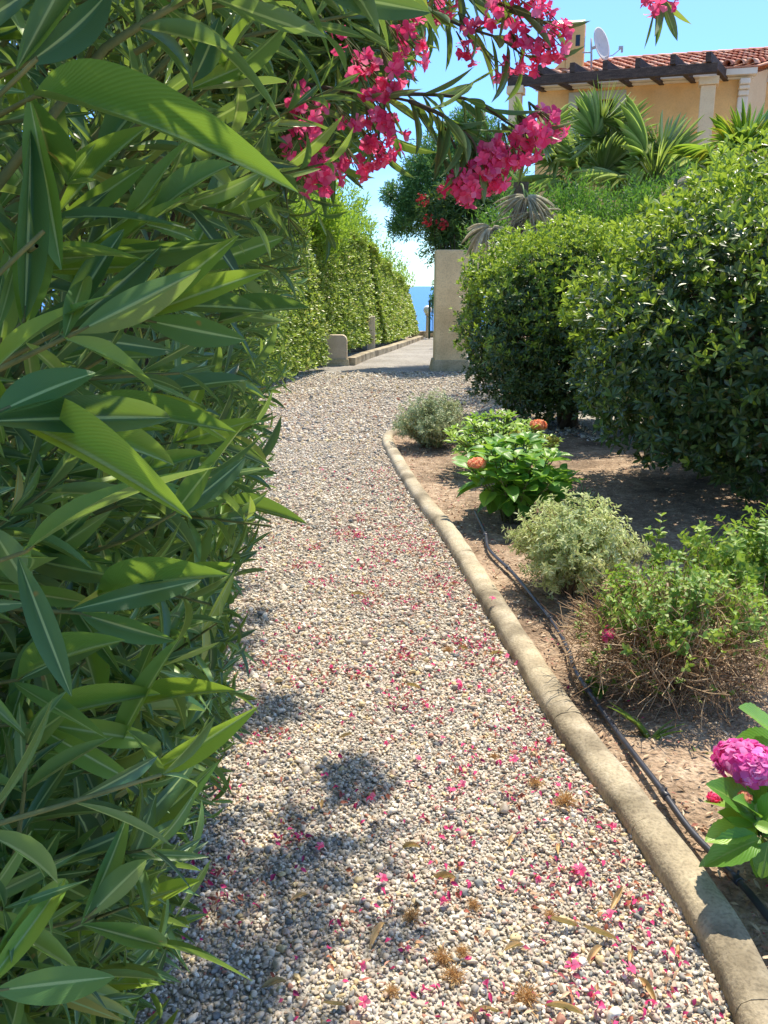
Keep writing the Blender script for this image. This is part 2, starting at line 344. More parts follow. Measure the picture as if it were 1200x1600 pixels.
def sheet_mat(name, stops, vs=85, rough=.85, tint=None):
    m, n, l, p = mat(name)
    tc = n.new('ShaderNodeTexCoord'); v = n.new('ShaderNodeTexVoronoi'); v.inputs['Scale'].default_value = vs; l.new(tc.outputs['Object'], v.inputs[0])
    sx = n.new('ShaderNodeSeparateXYZ'); l.new(v.outputs['Color'], sx.inputs[0])
    r = ramp(n, stops); l.new(sx.outputs[0], r.inputs[0]); col = r.outputs[0]
    nz = n.new('ShaderNodeTexNoise'); nz.inputs['Scale'].default_value = 1.1; nz.inputs['Detail'].default_value = 8; l.new(tc.outputs['Object'], nz.inputs[0])
    r2 = ramp(n, tint or [(.35, (.8, .78, .75)), (.65, (1.1, 1.1, 1.1))]); l.new(nz.outputs[0], r2.inputs[0]); col = mixc(n, l, 1.0, col, r2.outputs[0], 'MULTIPLY')
    l.new(col, p.inputs['Base Color']); p.inputs['Roughness'].default_value = rough
    b = n.new('ShaderNodeBump'); b.inputs['Strength'].default_value = .8; b.inputs['Distance'].default_value = .008; b.invert = True
    l.new(v.outputs['Distance'], b.inputs['Height']); l.new(b.outputs[0], p.inputs['Normal'])
    return m
M_GRAV = sheet_mat('gravel_bed', [(0, (.30, .27, .22)), (.4, (.5, .46, .38)), (.8, (.62, .58, .5)), (1, (.22, .22, .2))])
M_ROAD = sheet_mat('lane_surface', [(0, (.20, .19, .18)), (.5, (.34, .32, .29)), (1, (.46, .43, .39))], 60, tint=[(.35, (.75, .72, .66)), (.65, (1.1, 1.08, 1.05))])
M_SOIL = noise_mat('soil', [(.3, (.24, .165, .105)), (.5, (.42, .30, .20)), (.7, (.60, .47, .33))], 14, bump=.9, dist=.02, fine=70, stops2=[(.36, (.28, .26, .24)), (.48, (.8, .78, .76)), (.65, (1.1, 1.1, 1.1))], scale2=1.3)

# ------------------------------------------------------------------ the ground, gravel, lane and sea
def lump(x, y): return .012 * np.sin(x * 4.1 + 1) * np.cos(y * 3.7) + .004 * np.sin(x * 7 + y * 6)
xs = np.concatenate([np.linspace(-300, -12, 8), np.linspace(-10, 14, 241), np.linspace(16, 300, 8)])
ys = np.concatenate([np.linspace(-40, -2, 6), np.linspace(-1, 16, 171), np.linspace(17, 27, 11), np.array([29, 33, 40, 55, 80, 120.])])
X, Y_ = np.meshgrid(xs, ys)
KERB_PX = [(607, 684), (632, 731), (665, 780), (705, 829), (771, 932), (832, 1028), (900, 1132), (985, 1238), (1045, 1318), (1118, 1420), (1186, 1545), (1240, 1680)]
kp = np.array([Z(x, y, .05) for x, y in KERB_PX])
kp = np.vstack([Z(720, 664, .05) , Z(660, 670, .05), Z(624, 673, .05), kp])
def smooth_line(pts, n):
    pts = np.asarray(pts, float); d = np.r_[0, np.cumsum(np.linalg.norm(np.diff(pts, axis=0), axis=1))]
    # Catmull-Rom resample
    out = []
    for s in np.linspace(0, d[-1], n):
        i = min(np.searchsorted(d, s, side='right') - 1, len(pts) - 2); t = (s - d[i]) / (d[i + 1] - d[i])
        p0, p1, p2, p3 = pts[max(i - 1, 0)], pts[i], pts[i + 1], pts[min(i + 2, len(pts) - 1)]
        out.append(.5 * (2 * p1 + (p2 - p0) * t + (2 * p0 - 5 * p1 + 4 * p2 - p3) * t * t + (3 * p1 - p0 - 3 * p2 + p3) * t ** 3))
    return np.array(out)
kl = smooth_line(kp, 400); kl[:, 2] = 0
main = kl[np.argmin(kl[:, 0]):]       # from the tip down to the camera
def kerb_x(y): return np.interp(y, main[::-1, 1], main[::-1, 0])
tipY = main[0, 1]
def is_bed(x, y): return (x > kerb_x(y)) & (y < tipY + .35)
inbed = is_bed(X, Y_) & (X < 12)
Zg = np.where(Y_ > 27, -(Y_ - 27) * .55, 0.0); Zg = np.maximum(Zg, -14)
Zg = Zg + np.where(inbed & (Y_ > 0), lump(X, Y_) + .018, 0)
gb = MB(); gb.add(np.stack([X, Y_, Zg], -1).reshape(-1, 3), grid_faces(len(xs), len(ys)))
g = gb.build('ground', M_SOIL, smooth=True, kind='structure')
def strip(name, left, right, m, z=.006):
    b = MB(); n = len(left); V = []
    k = 6
    for (a, c) in zip(left, right):
        for t in np.linspace(0, 1, k): V.append((a[0] + (c[0] - a[0]) * t, a[1] + (c[1] - a[1]) * t, z))
    b.add(V, grid_faces(k, n)); return b.build(name, m, kind='structure')
yy = np.linspace(-1, tipY - .02, 60)
strip('gravel_path', [(-1.9 - .1 * max(y, 0), y) for y in yy], [(kerb_x(y) - .02, y) for y in yy], M_GRAV)
yy2 = np.linspace(tipY - .02 + .001, 15.6, 20)
strip('gravel_forecourt', [(-1.9 - .1 * y, y) for y in yy2], [(main[0, 0] - .03 if i == 0 else 4.5, y if i == 0 else y + .25) for i, y in enumerate(yy2)], M_GRAV, .0065)
strip('lane', [(-2.6, 15.2), (-2.2, 16.6), (-.9, 19.5), (.1, 22), (.9, 25), (1.0, 27)], [(3.4, 15.2), (3.4, 16.6), (3.2, 19.5), (3.2, 22), (3.3, 25), (3.4, 27)], M_ROAD, .012)
m, n, l, p = mat('sea_water')
p.inputs['Base Color'].default_value = (.008, .13, .42, 1); p.inputs['Roughness'].default_value = .28; p.inputs['Specular IOR Level'].default_value = .25
tc = n.new('ShaderNodeTexCoord'); mp = n.new('ShaderNodeMapping'); mp.inputs['Scale'].default_value = (.12, .5, 1)
nz = n.new('ShaderNodeTexNoise'); nz.inputs['Scale'].default_value = 1.0; nz.inputs['Detail'].default_value = 6
bp = n.new('ShaderNodeBump'); bp.inputs['Strength'].default_value = .6; bp.inputs['Distance'].default_value = .6
l.new(tc.outputs['Object'], mp.inputs[0]); l.new(mp.outputs[0], nz.inputs[0]); l.new(nz.outputs[0], bp.inputs['Height']); l.new(bp.outputs[0], p.inputs['Normal'])
M_SEA = m
b = MB(); b.add([(-9000, 35, -10), (9000, 35, -10), (9000, 12000, -10), (-9000, 12000, -10)], [(0, 1, 2, 3)]); b.build('sea', M_SEA, kind='structure')

# pebbles -----------------------------------------------------------
def ico(sub=1):
    t = (1 + 5 ** .5) / 2
    v = [(-1, t, 0), (1, t, 0), (-1, -t, 0), (1, -t, 0), (0, -1, t), (0, 1, t), (0, -1, -t), (0, 1, -t), (t, 0, -1), (t, 0, 1), (-t, 0, -1), (-t, 0, 1)]
    f = [(0, 11, 5), (0, 5, 1), (0, 1, 7), (0, 7, 10), (0, 10, 11), (1, 5, 9), (5, 11, 4), (11, 10, 2), (10, 7, 6), (7, 1, 8), (3, 9, 4), (3, 4, 2), (3, 2, 6), (3, 6, 8), (3, 8, 9), (4, 9, 5), (2, 4, 11), (6, 2, 10), (8, 6, 7), (9, 8, 1)]
    v = [tuple(nrm(np.array(q))) for q in v]
    for _ in range(sub):
        c, nf = {}, []
        def mid(a, b):
            k = (min(a, b), max(a, b))
            if k not in c: c[k] = len(v); v.append(tuple(nrm((np.array(v[a]) + np.array(v[b])) / 2)))
            return c[k]
        for a, b_, d in f:
            x, y, z = mid(a, b_), mid(b_, d), mid(d, a); nf += [(a, x, z), (b_, y, x), (d, z, y), (x, y, z)]
        f = nf
    return np.array(v), np.array(f)
def stone_t(sub):
    v, f = ico(sub); v = v.copy()
    for _ in range(8):                                       # chip flat facets off the ball
        d = nrm(rng.normal(size=3)); c = rng.uniform(.38, .78); h = v @ d; v = v - np.maximum(h - c, 0)[:, None] * d * .9
    v = v * (1 + rng.uniform(-.05, .05, (len(v), 1)))
    return v, f, np.zeros((len(v), 2))
ST1 = [stone_t(1) for _ in range(14)]; ST0 = [stone_t(0) for _ in range(8)]
def scatter_stones(b, y0, y1, sp, size, tms, xl, xr, layer=0.0):
    gx, gy = np.meshgrid(np.arange(-3.6, 4.5, sp), np.arange(y0, y1, sp))
    gx = gx.ravel() + rng.uniform(-.55, .55, gx.size) * sp; gy = gy.ravel() + rng.uniform(-.55, .55, gy.size) * sp
    k = (gx > xl(gy)) & (gx < xr(gy)); gx, gy = gx[k], gy[k]
    px, _ = proj(np.stack([gx, gy, gx * 0], 1)); k = (px > -160) & (px < 1330); gx, gy = gx[k], gy[k]
    n_ = len(gx); s = size * np.exp(rng.normal(0, .34, n_)); sel = rng.integers(0, len(tms), n_)
    th = rng.uniform(0, 2 * np.pi, n_); d = np.stack([np.cos(th), np.sin(th), rng.normal(0, .28, n_)], 1)
    up = np.stack([rng.normal(0, .25, n_), rng.normal(0, .25, n_), np.full(n_, 1.)], 1)
    pos = np.stack([gx, gy, .006 + layer + s * rng.uniform(.1, .9, n_)], 1)
    for i, t in enumerate(tms):
        q = sel == i; tv = t[0].copy(); tv[:, 2] *= .62
        b.inst((tv, t[1], t[2]), pos[q], d[q], up[q], s[q], s[q] * rng.uniform(.6, .95, q.sum()))
pb = MB()
lft = lambda y: -.85 - .14 * y; rgt = lambda y: kerb_x(y) - .060
scatter_stones(pb, 1.25, 3.0, .0094, .0062, ST1, lft, rgt)
scatter_stones(pb, 3.0, 5.2, .0120, .0076, ST1[:6], lft, rgt)
scatter_stones(pb, 5.2, tipY, .018, .0105, ST0, lft, rgt)
scatter_stones(pb, tipY, 15.4, .030, .016, ST0, lft, lambda y: y * 0 + 2.2)
pb.build('gravel', M_PEB, smooth=True, kind='stuff')

# ------------------------------------------------------------------ kerb
kerb = thing('garden_kerb', 'low rounded concrete kerb curving along the right edge of the gravel path', 'kerb', tuple(main[150]))
prof = [(-.066, -.05), (-.064, .018), (-.062, .040), (-.053, .057), (-.036, .067), (-.006, .071), (.016, .070), (.034, .062), (.044, .045), (.047, -.05)]
seg = np.r_[0, np.cumsum(np.linalg.norm(np.diff(kl, axis=0), axis=1))]
s0 = 0.0
lens = [.72, .55, .62, .60, .63, .66, .62, .65, .64, .66, .6, .62, .64, .6, .62, .6, .62]
for ln in lens:
    if s0 > seg[-1] - .1: break
    s1 = min(s0 + ln, seg[-1]); ss = np.linspace(s0 + .0014, s1 - .0014, 14)
    pts = np.stack([np.interp(ss, seg, kl[:, i]) for i in range(3)], 1)
    t = nrm(np.gradient(pts, axis=0)); side = np.stack([-t[:, 1], t[:, 0], t[:, 2] * 0], 1)
    if s0 == 0: pass
    dz = random.uniform(-.0015, .0015)
    V = []; npf = len(prof)
    for j in range(len(pts)):
        for k, (a, h) in enumerate(prof):
            jit = .0015 * math.sin(j * 1.1 + k * 1.7 + s0 * 9) + random.uniform(-.0006, .0006)
            V.append(pts[j] + side[j] * (a + jit) + np.array((0, 0, h + dz + jit * .6)))
    F = [(j * npf + (k + 1) % npf, (j + 1) * npf + (k + 1) % npf, (j + 1) * npf + k, j * npf + k) for j in range(len(pts) - 1) for k in range(npf)]
    mb = MB(); V = V + V[:npf] + V[-npf:]; mb.add(V, F)
    e = len(pts) - 1
    mb.c[-1] = (mb.c[-1][0], mb.c[-1][1], mb.c[-1][2], 0)
    for base, rev in (((e + 1) * npf, 0), ((e + 2) * npf, 1)):
        for k in range(1, npf // 2):
            q = (base + k, base + npf - 1 - k, base + npf - k, base + k - 1)
            mb.c.append((np.zeros((0, 3)), np.array([q[::-1] if rev else q]), np.zeros((0, 2)), 0))
    # flatten the extra faces into the main chunk
    V0, F0, U0, _ = mb.c[0]; Fx = np.vstack([F0] + [c[1] for c in mb.c[1:]]); mb.c = [(V0, Fx, U0, 0)]
    o = mb.build('kerb_stone', M_CON, kerb, smooth=True)
    s0 = s1
# ------------------------------------------------------------------ hose
HOSE = [(742, 800), (758, 835), (765, 858), (800, 893), (833, 935), (868, 978), (889, 1015), (897, 1045), (922, 1085), (958, 1132), (990, 1178), (1030, 1232), (1075, 1290), (1125, 1345), (1165, 1392), (1215, 1452), (1270, 1530)]
hp = smooth_line([Z(x, y, .055) + np.array((0, 0, .006 * math.sin(i * 1.9))) for i, (x, y) in enumerate(HOSE)], 160)
hose = thing('irrigation_hose', 'thin black irrigation hose lying on the bed soil behind the kerb', 'hose', tuple(hp[80]))
b = MB(); b.tube(hp, .0095, 12); b.build('pipe', M_BLK, hose, smooth=True)
for i in (22, 46, 75, 104, 131, 146):
    b = MB(); t = nrm(hp[i + 2] - hp[i - 2]); b.tube([hp[i] - t * .018, hp[i] - t * .017, hp[i] + t * .017, hp[i] + t * .018], [.011, .0128, .0128, .011], 12)
    b.tube([hp[i], hp[i] + np.array((.004, 0, .022))], [.004, .003], 8); b.build('dripper', M_BLK, hose, smooth=True)

# ------------------------------------------------------------------ foliage tools
def rand_unit(n): return nrm(rng.normal(size=(n, 3)))
def rosettes(b, tms, pos, ax, nl, sp, L, Wd, mi=0, jit=.18, upf=0.0):
    """leaves fanned round each axis"""
    pos = np.atleast_2d(pos); n = len(pos); ax = nrm(np.broadcast_to(ax, (n, 3)))
    ref = rand_unit(n); a = nrm(np.cross(ax, ref)); c = np.cross(ax, a)
    for k in range(nl):
        ph = 2 * np.pi * k / nl + rng.normal(0, .3, n); th = np.radians(rng.uniform(sp[0], sp[1], n))
        d = ax * np.cos(th)[:, None] + (a * np.cos(ph)[:, None] + c * np.sin(ph)[:, None]) * np.sin(th)[:, None] + rng.normal(0, jit, (n, 3)) * .5
        up = ax + rng.normal(0, jit, (n, 3)) + np.array((0, 0, upf))
        sel = rng.integers(0, len(tms), n); l_ = L * rng.uniform(.7, 1.2, n); w_ = Wd * rng.uniform(.75, 1.2, n)
        mi_ = mi
        for i, t in enumerate(tms):
            q = sel == i; b.inst(t, pos[q], d[q], up[q], l_[q], w_[q], mi_)
def blob(n, c, r, pw=2.4, shell=(.8, 1.0), lump_=.07, zmin=-1.0, seed=0):
    d = rand_unit(int(n * 1.6)); d = d[d[:, 2] > zmin][:n]
    k = (np.abs(d) ** pw).sum(1) ** (-1 / pw)
    lu = 1 + lump_ * (np.sin(d[:, 0] * 7 + seed) * np.cos(d[:, 1] * 6 + seed * 2) + .6 * np.sin(d[:, 2] * 11 + d[:, 0] * 9 + seed))
    rr = k * lu * rng.uniform(shell[0], shell[1], len(d))
    r = np.array(r); pos = np.array(c) + d * rr[:, None] * r
    nn = nrm(np.sign(d) * (np.abs(d) ** (pw - 1)) / r)
    return pos, nn
def trunk_set(name, parent, base, tips, r0, r1, m=M_STEM, wob=.05, sides=7):
    b = MB()
    for tpt in tips:
        tpt = np.array(tpt, float); b0 = np.array(base, float) + np.append(rng.normal(0, r0 * 1.2, 2), 0)
        ts = np.linspace(0, 1, 8)[:, None]; w = rng.normal(0, wob, (8, 3)); w[0] = 0
        mid = b0 + (tpt - b0) * ts + np.array((0, 0, .1)) * np.sin(ts * np.pi) + w * .5
        b.tube(mid, np.linspace(r0, r1, 8), sides)
    return b.build(name, m, parent, smooth=True)

# ------------------------------------------------------------------ clipped pittosporum mounds (right)
def mound(name, label, cat, c, r, n, seed, zb, leafL, holes=0.0, young=.16, grp=None, pw_=2.5):
    root = thing(name, label, cat, (c[0], c[1], 0), grp)
    b = MB()
    pos, nn = blob(n, c, r, pw_, (.80, 1.04), .075, -.97, seed)
    pi_, ni_ = blob(int(n * .75), c, np.array(r) * .8, 2.5, (.75, 1.0), .05, -.9, seed)
    pos = np.vstack([pos, pi_]); nn = np.vstack([nn, ni_]); outer = np.arange(len(pos)) < n
    k = pos[:, 2] > zb + .25 * np.sin(pos[:, 0] * 3.3 + seed) ** 2
    if holes: # gaps where one sees through the base
        hn = np.sin(pos[:, 0] * 6 + seed) * np.sin(pos[:, 1] * 7) + np.sin(pos[:, 2] * 9 + seed)
        k &= ~((pos[:, 2] < zb + holes) & (hn > .6))
    pos, nn, outer = pos[k], nn[k], outer[k]
    ax = nrm(nn * .8 + np.array((0, 0, .55)) + rng.normal(0, .3, pos.shape))
    yg = outer & (rng.random(len(pos)) < young * np.clip((nn[:, 2] + .35) * 1.9, 0.02, 2.4)) 
    rosettes(b, T_PIT, pos[~yg], ax[~yg], 6, (35, 80), leafL, leafL * .36, 0)
    rosettes(b, T_PIT, pos[yg] + nn[yg] * .02, ax[yg], 6, (20, 60), leafL, leafL * .36, 1)
    # stray shoots that escaped the shears
    sp0, sn0 = blob(110, c, np.array(r) * .98, pw_, (.96, 1.0), .075, -.3, seed); stw = b
    for p_, n_ in zip(sp0, sn0):
        d_ = nrm(n_ * .6 + np.array((0, 0, .8)) + rng.normal(0, .25, 3)); L_ = random.uniform(.08, .2)
        stw.tube([p_ - d_ * .15, p_ + d_ * L_ * .5, p_ + d_ * L_], [.003, .002, .0014], 4, mi=2, caps=False)
        for f_ in (.35, .65, .95): rosettes(b, T_PIT, (p_ + d_ * L_ * f_)[None], d_[None], 3, (30, 70), leafL * .85, leafL * .3, 1)
    tips = blob(26, c, np.array(r) * .8, 2.2, (.7, 1), 0, -.2, seed)[0]
    trunk_set('trunk', root, (c[0], c[1], 0), tips, .035, .008)
    # dark woody twigs inside
    q, qn = blob(260, c, np.array(r) * .85, 2.4, (.5, 1), 0, -.9, seed)
    for p_, d_ in zip(q, qn):
        e = p_ - d_ * rng.uniform(.2, .4) - np.array((0, 0, .08)); b.tube([p_, (p_ + e) / 2 + rng.normal(0, .02, 3), e], [.003, .005, .007], 4, mi=3, caps=False)
    b.build('foliage', [M_PIT, M_PITY, M_GST, M_STEM], root, smooth=True)
    return root
mound('clipped_shrub', 'large dark clipped evergreen shrub at the right edge, behind the pale variegated shrub', 'shrub', (2.98, 6.05, 1.16), (1.66, 1.55, 1.14), 7600, 1.3, .12, .070, .35, .34, pw_=2.0)
mound('clipped_shrub', 'rounded clipped evergreen shrub beside the rendered pillar, behind the hydrangeas', 'shrub', (1.98, 9.3, 1.10), (1.12, 1.0, .98), 6400, 4.1, .05, .060, .1, .55)
mound('clipped_shrub', 'clipped evergreen shrub far right, half hidden behind the largest shrub', 'shrub', (4.1, 8.6, 1.5), (1.5, 1.2, 1.3), 2600, 2.2, .2, .085, 0, .4)

# ------------------------------------------------------------------ pillar
def pt(px, py, z=0.0): return Z(px, py, z)
pb0 = G(677, 581); pb1 = G(727, 581); py0 = (pb0[1] + pb1[1]) / 2
xl_, xr_ = P(680, 500, py0)[0], P(731, 500, py0)[0]
ztop = P(700, 390, py0)[2]
pil = thing('gate_pillar', 'square ochre rendered pillar with a low plinth at the lane mouth', 'pillar', ((xl_ + xr_) / 2, py0 + .25, 0))
b = MB(); b.box(((xl_ + xr_) / 2, py0 + .28, ztop / 2 + .1), ((xr_ - xl_) / 2, 0, 0), (0, .28, 0), (0, 0, ztop / 2 - .1)); b.build('shaft', M_PIL, pil, bevel=.015)
b = MB(); b.hull([(xl_ - .07, py0 - .05, 0), (xr_ + .07, py0 - .05, 0), (xr_ + .07, py0 + .62, 0), (xl_ - .07, py0 + .62, 0), (xl_ - .03, py0 - .03, .21), (xr_ + .03, py0 - .03, .21), (xr_ + .03, py0 + .58, .21), (xl_ - .03, py0 + .58, .21)]); b.build('plinth', M_PILB, pil, bevel=.02)

# ------------------------------------------------------------------ feathery evergreen tree behind the pillar and its red flowered oleander
def wisps(b, pos, ax, L, n_each, nl, w, mi=0, droop=.2, spread=35):
    """sprays: needles set along short curved twigs"""
    n = len(pos)
    for k in range(n_each):
        d = nrm(ax + rng.normal(0, .35, (n, 3)))
        for s in np.linspace(0, 1, nl):
            p_ = pos + d * (L * s) + np.array((0, 0, -droop * L)) * s * s
            th = np.radians(spread); ref = nrm(np.cross(d, rand_unit(n)))
            dd = nrm(d * math.cos(th) + ref * math.sin(th))
            t = T_NDL[k % 2]; b.inst(t, p_, dd, rand_unit(n), L * .42 * rng.uniform(.6, 1.2, n), w * rng.uniform(.7, 1.3, n), mi)
ctr = P(700, 290, 17.2)
tree = thing('cypress_tree', 'feathery dark green evergreen tree rising behind the rendered pillar', 'tree', (ctr[0], 17.2, 0))
b = MB(); P0, N0 = [], []
for (px, py, r) in [(720, 360, .45), (690, 330, .5), (740, 310, .6), (700, 280, .55), (655, 300, .28), (740, 260, .6), (690, 240, .42), (665, 262, .25), (720, 215, .40), (755, 215, .35), (635, 318, .16), (650, 345, .2), (730, 190, .2), (775, 330, .5), (790, 290, .4), (645, 268, .14), (615, 300, .12), (628, 352, .14), (700, 380, .4), (655, 320, .3), (765, 380, .5), (780, 420, .5)]:
    c_ = P(px, py, 17.2 + random.uniform(-.3, .3)); q, qn = blob(int(900 * r), c_, (r, r, r * .8), 2, (.3, 1.08), .2, -1, px); P0.append(q); N0.append(qn)
q = np.vstack(P0); qn = np.vstack(N0)
wisps(b, q, nrm(qn + (q - ctr) * np.array((.9, .5, .2)) + np.array((-.1, 0, .05))), .17, 2, 5, .022, 0)
b.build('crown', M_CYP, tree, smooth=True)
trunk_set('trunk', tree, (ctr[0] + .55, 17.2, 0), [P(x, y, 17.2) for x, y in ((740, 240), (720, 270), (755, 250), (690, 310), (770, 300), (735, 230))], .07, .01)

def oleander_far(name, label, c, r, n, flowers, cm, L=.14):
    root = thing(name, label, 'oleander', (c[0], c[1], 0))
    b = MB(); q, qn = blob(n, c, r, 2, (.55, 1.05), .15, -1, 3)
    rosettes(b, T_SML, q, nrm(qn + np.array((0, 0, .5))), 7, (25, 65), L, L * .2)
    b.build('foliage', M_CYPO, root, smooth=True)
    trunk_set('stem', root, (c[0], c[1], 0), q[:14], .03, .006)
    for f in flowers:
        fb = MB(); ctr_ = np.array(f); q2, qn2 = blob(20, ctr_, (.1, .1, .1), 2, (.3, 1), 0, -1)
        for i, t in enumerate(T_FLO): fb.inst(t, q2[i::3], qn2[i::3], rand_unit(len(q2[i::3])), .035, .035)
        fb.build('flower_cluster', cm, root, smooth=True)
    return root
M_CYPO = leaf_mat('far_oleander_leaf', [(0, (.03, .08, .03)), (.6, (.07, .16, .045)), (1, (.16, .26, .07))], trans=.25, rough=.4)
oleander_far('oleander_bush', 'dark oleander with small dull red flowers spilling over the rendered pillar', P(712, 335, 16.2), (.56, .4, .54), 420, [P(x, y, 15.75) for x, y in ((692, 300), (712, 285), (660, 312), (668, 345), (690, 350))], M_RED)

# ------------------------------------------------------------------ fan palms
def fan(b, hub, d, up, R, nseg=26, arc=115, droop=.25, mi=0, w=.014):
    d = nrm(np.array(d, float)); up = np.array(up, float); up = nrm(up - up @ d * d); s = np.cross(d, up)
    th = np.radians(np.linspace(-arc, arc, nseg)) + rng.normal(0, .02, nseg)
    dirs = d * np.cos(th)[:, None] + s * np.sin(th)[:, None] + up * rng.normal(.05, .06, nseg)[:, None]
    tm = leaf_t(9, 3, .32, .55, 1.2, droop, 0)
    b.inst(tm, np.repeat([hub], nseg, 0), dirs, up + rng.normal(0, .12, (nseg, 3)), R * rng.uniform(.85, 1.1, nseg) * (1 - .15 * (np.abs(th) / 2.1)), w * R * 2.0, mi)
def palm(label, base, H, fronds, m, R, yfr=()):
    root = thing('fan_palm', label, 'palm', tuple(base))
    crown = np.array(base) + np.array((0, 0, H))
    tb = MB(); zs = np.linspace(0, H, 14); tb.tube([np.array(base) + np.array((.02 * math.sin(z * 3), 0, z)) for z in zs], [.085 + .012 * (i % 2) for i in range(14)], 10); tb.build('trunk', M_STEM, root, smooth=False)
    for (dx, dy, dz, pl, ds, my) in fronds:
        hub = crown + np.array((dx, dy, dz)) * pl * 1.15
        b = MB(); dd = nrm(np.array((dx, dy, dz)) + np.array((0, 0, -.25)) * (dz < .6)); upv = np.cross(dd, np.cross((0, 0, 1), dd)) + np.array((0, -.5, .35)) * ds
        fan(b, hub, dd, upv, R * random.uniform(.85, 1.15), 24 if my else 40, 120 - 25 * my, .12 + .25 * max(0, .7 - dz), my, .008 if my else .014)
        md = crown + (hub - crown) * .5 + np.array((0, 0, .06)); b.tube([crown, md, hub + dd * .03], [.014, .010, .008], 6, mi=0)
        b.build('frond', [m, M_DRY], root, smooth=True)
    return root
pc = P(925, 322, 14.5)
palm('tall fan palm with upright grey-green fronds in front of the villa window', (pc[0], 14.5, 0), pc[2], [(-.15, -.2, 1, .85, 1, 0), (.25, 0, .95, .8, 1, 0), (-.5, -.1, .8, .6, 1, 0), (.55, -.3, .6, .55, 1, 0), (-.75, -.2, .35, .6, 1, 0), (.1, -.6, .7, .55, 1, 0), (-.35, .4, .85, .7, 1, 0), (.9, .1, .15, .5, 1, 0), (-.9, -.3, -.15, .6, 1, 1), (-.6, -.5, -.7, .7, 1, 1), (0, .5, 1, .6, 1, 0), (.05, -.1, 1, 1.05, 1, 0), (-.6, .2, .7, .9, 1, 0), (.7, -.4, .4, .7, 1, 0)], M_PALM, .74)
pc = P(1012, 325, 13.8)
palm('fan palm with wide spreading fronds between the window palm and the right-hand palm', (pc[0], 13.8, 0), pc[2], [(-.35, -.2, .95, .62, 1, 0), (.3, 0, .9, .62, 1, 0), (-.8, -.1, .5, .5, 1, 0), (.8, -.2, .5, .6, 1, 0), (0, -.6, .7, .4, 1, 0), (.05, .4, 1, .5, 1, 0), (.6, .3, .8, .6, 1, 0), (-.5, -.4, -.3, .5, 1, 1)], M_PALM, .74)
pc = P(1148, 280, 10.5)
palm('fan palm with yellow-tipped bright fronds at the right edge under the roof corner', (pc[0], 10.5, 0), pc[2], [(0, -.2, 1, .30, 1, 0), (-.75, -.3, .42, .42, 1, 0), (.55, -.2, .8, .38, 1, 0), (-.4, -.2, .85, .30, 1, 0), (-.8, -.4, -.15, .45, 1, 1), (.85, -.3, .1, .4, 1, 0), (-.2, -.8, .3, .3, 1, 0), (-.4, -.6, -.5, .4, 1, 1), (.3, .4, .9, .4, 1, 0), (.5, -.6, -.3, .4, 1, 1)], M_PALMY, .48)
pc = P(812, 285, 11.4)
palm('low fan palm with hanging dried pale fronds beside the evergreen tree', (pc[0], 11.4, 0), pc[2], [(.3, -.4, -.75, .45, 1, 1), (-.5, -.3, -.8, .6, 1, 1), (.5, -.2, .8, .5, 1, 0), (-.1, -.3, .9, .5, 1, 0), (.05, -.8, -.5, .4, 1, 1), (-.6, 0, .4, .5, 1, 0)], M_PALM, .46)

# ------------------------------------------------------------------ juniper hedge behind the clipped shrubs
jr = P(935, 330, 12.2)
jun = thing('juniper_hedge', 'feathery bright green juniper hedge behind the rounded clipped shrub', 'hedge', (jr[0], 12.2, 0))
b = MB(); PQ, NQ = [], []
for (px, py, r, Yd) in [(780, 345, .45, 12.6), (830, 325, .5, 12.2), (880, 325, .5, 12.2), (930, 330, .5, 11.8), (985, 325, .5, 12), (1040, 318, .5, 12), (1090, 310, .45, 12.2), (900, 370, .6, 12.4), (820, 390, .6, 12.6), (1000, 370, .6, 12.4), (1080, 360, .6, 12.6), (1150, 330, .5, 12.2), (900, 290, .3, 12.3), (1010, 298, .35, 12.3), (1200, 330, .6, 12.4)]:
    q, qn = blob(int(460 * r), P(px, py + (38 if px < 1060 else 5), Yd), (r, r, r), 2, (.55, 1.05), .25, -1, px); PQ.append(q); NQ.append(qn)
q = np.vstack(PQ); qn = np.vstack(NQ)
wisps(b, q, nrm(qn * .8 + np.array((0, -.1, .8))), .17, 2, 5, .018, 0, .05)
b.build('foliage', M_JUN, jun, smooth=True)
trunk_set('trunk', jun, (jr[0], 12.3, 0), q[::120], .05, .01)

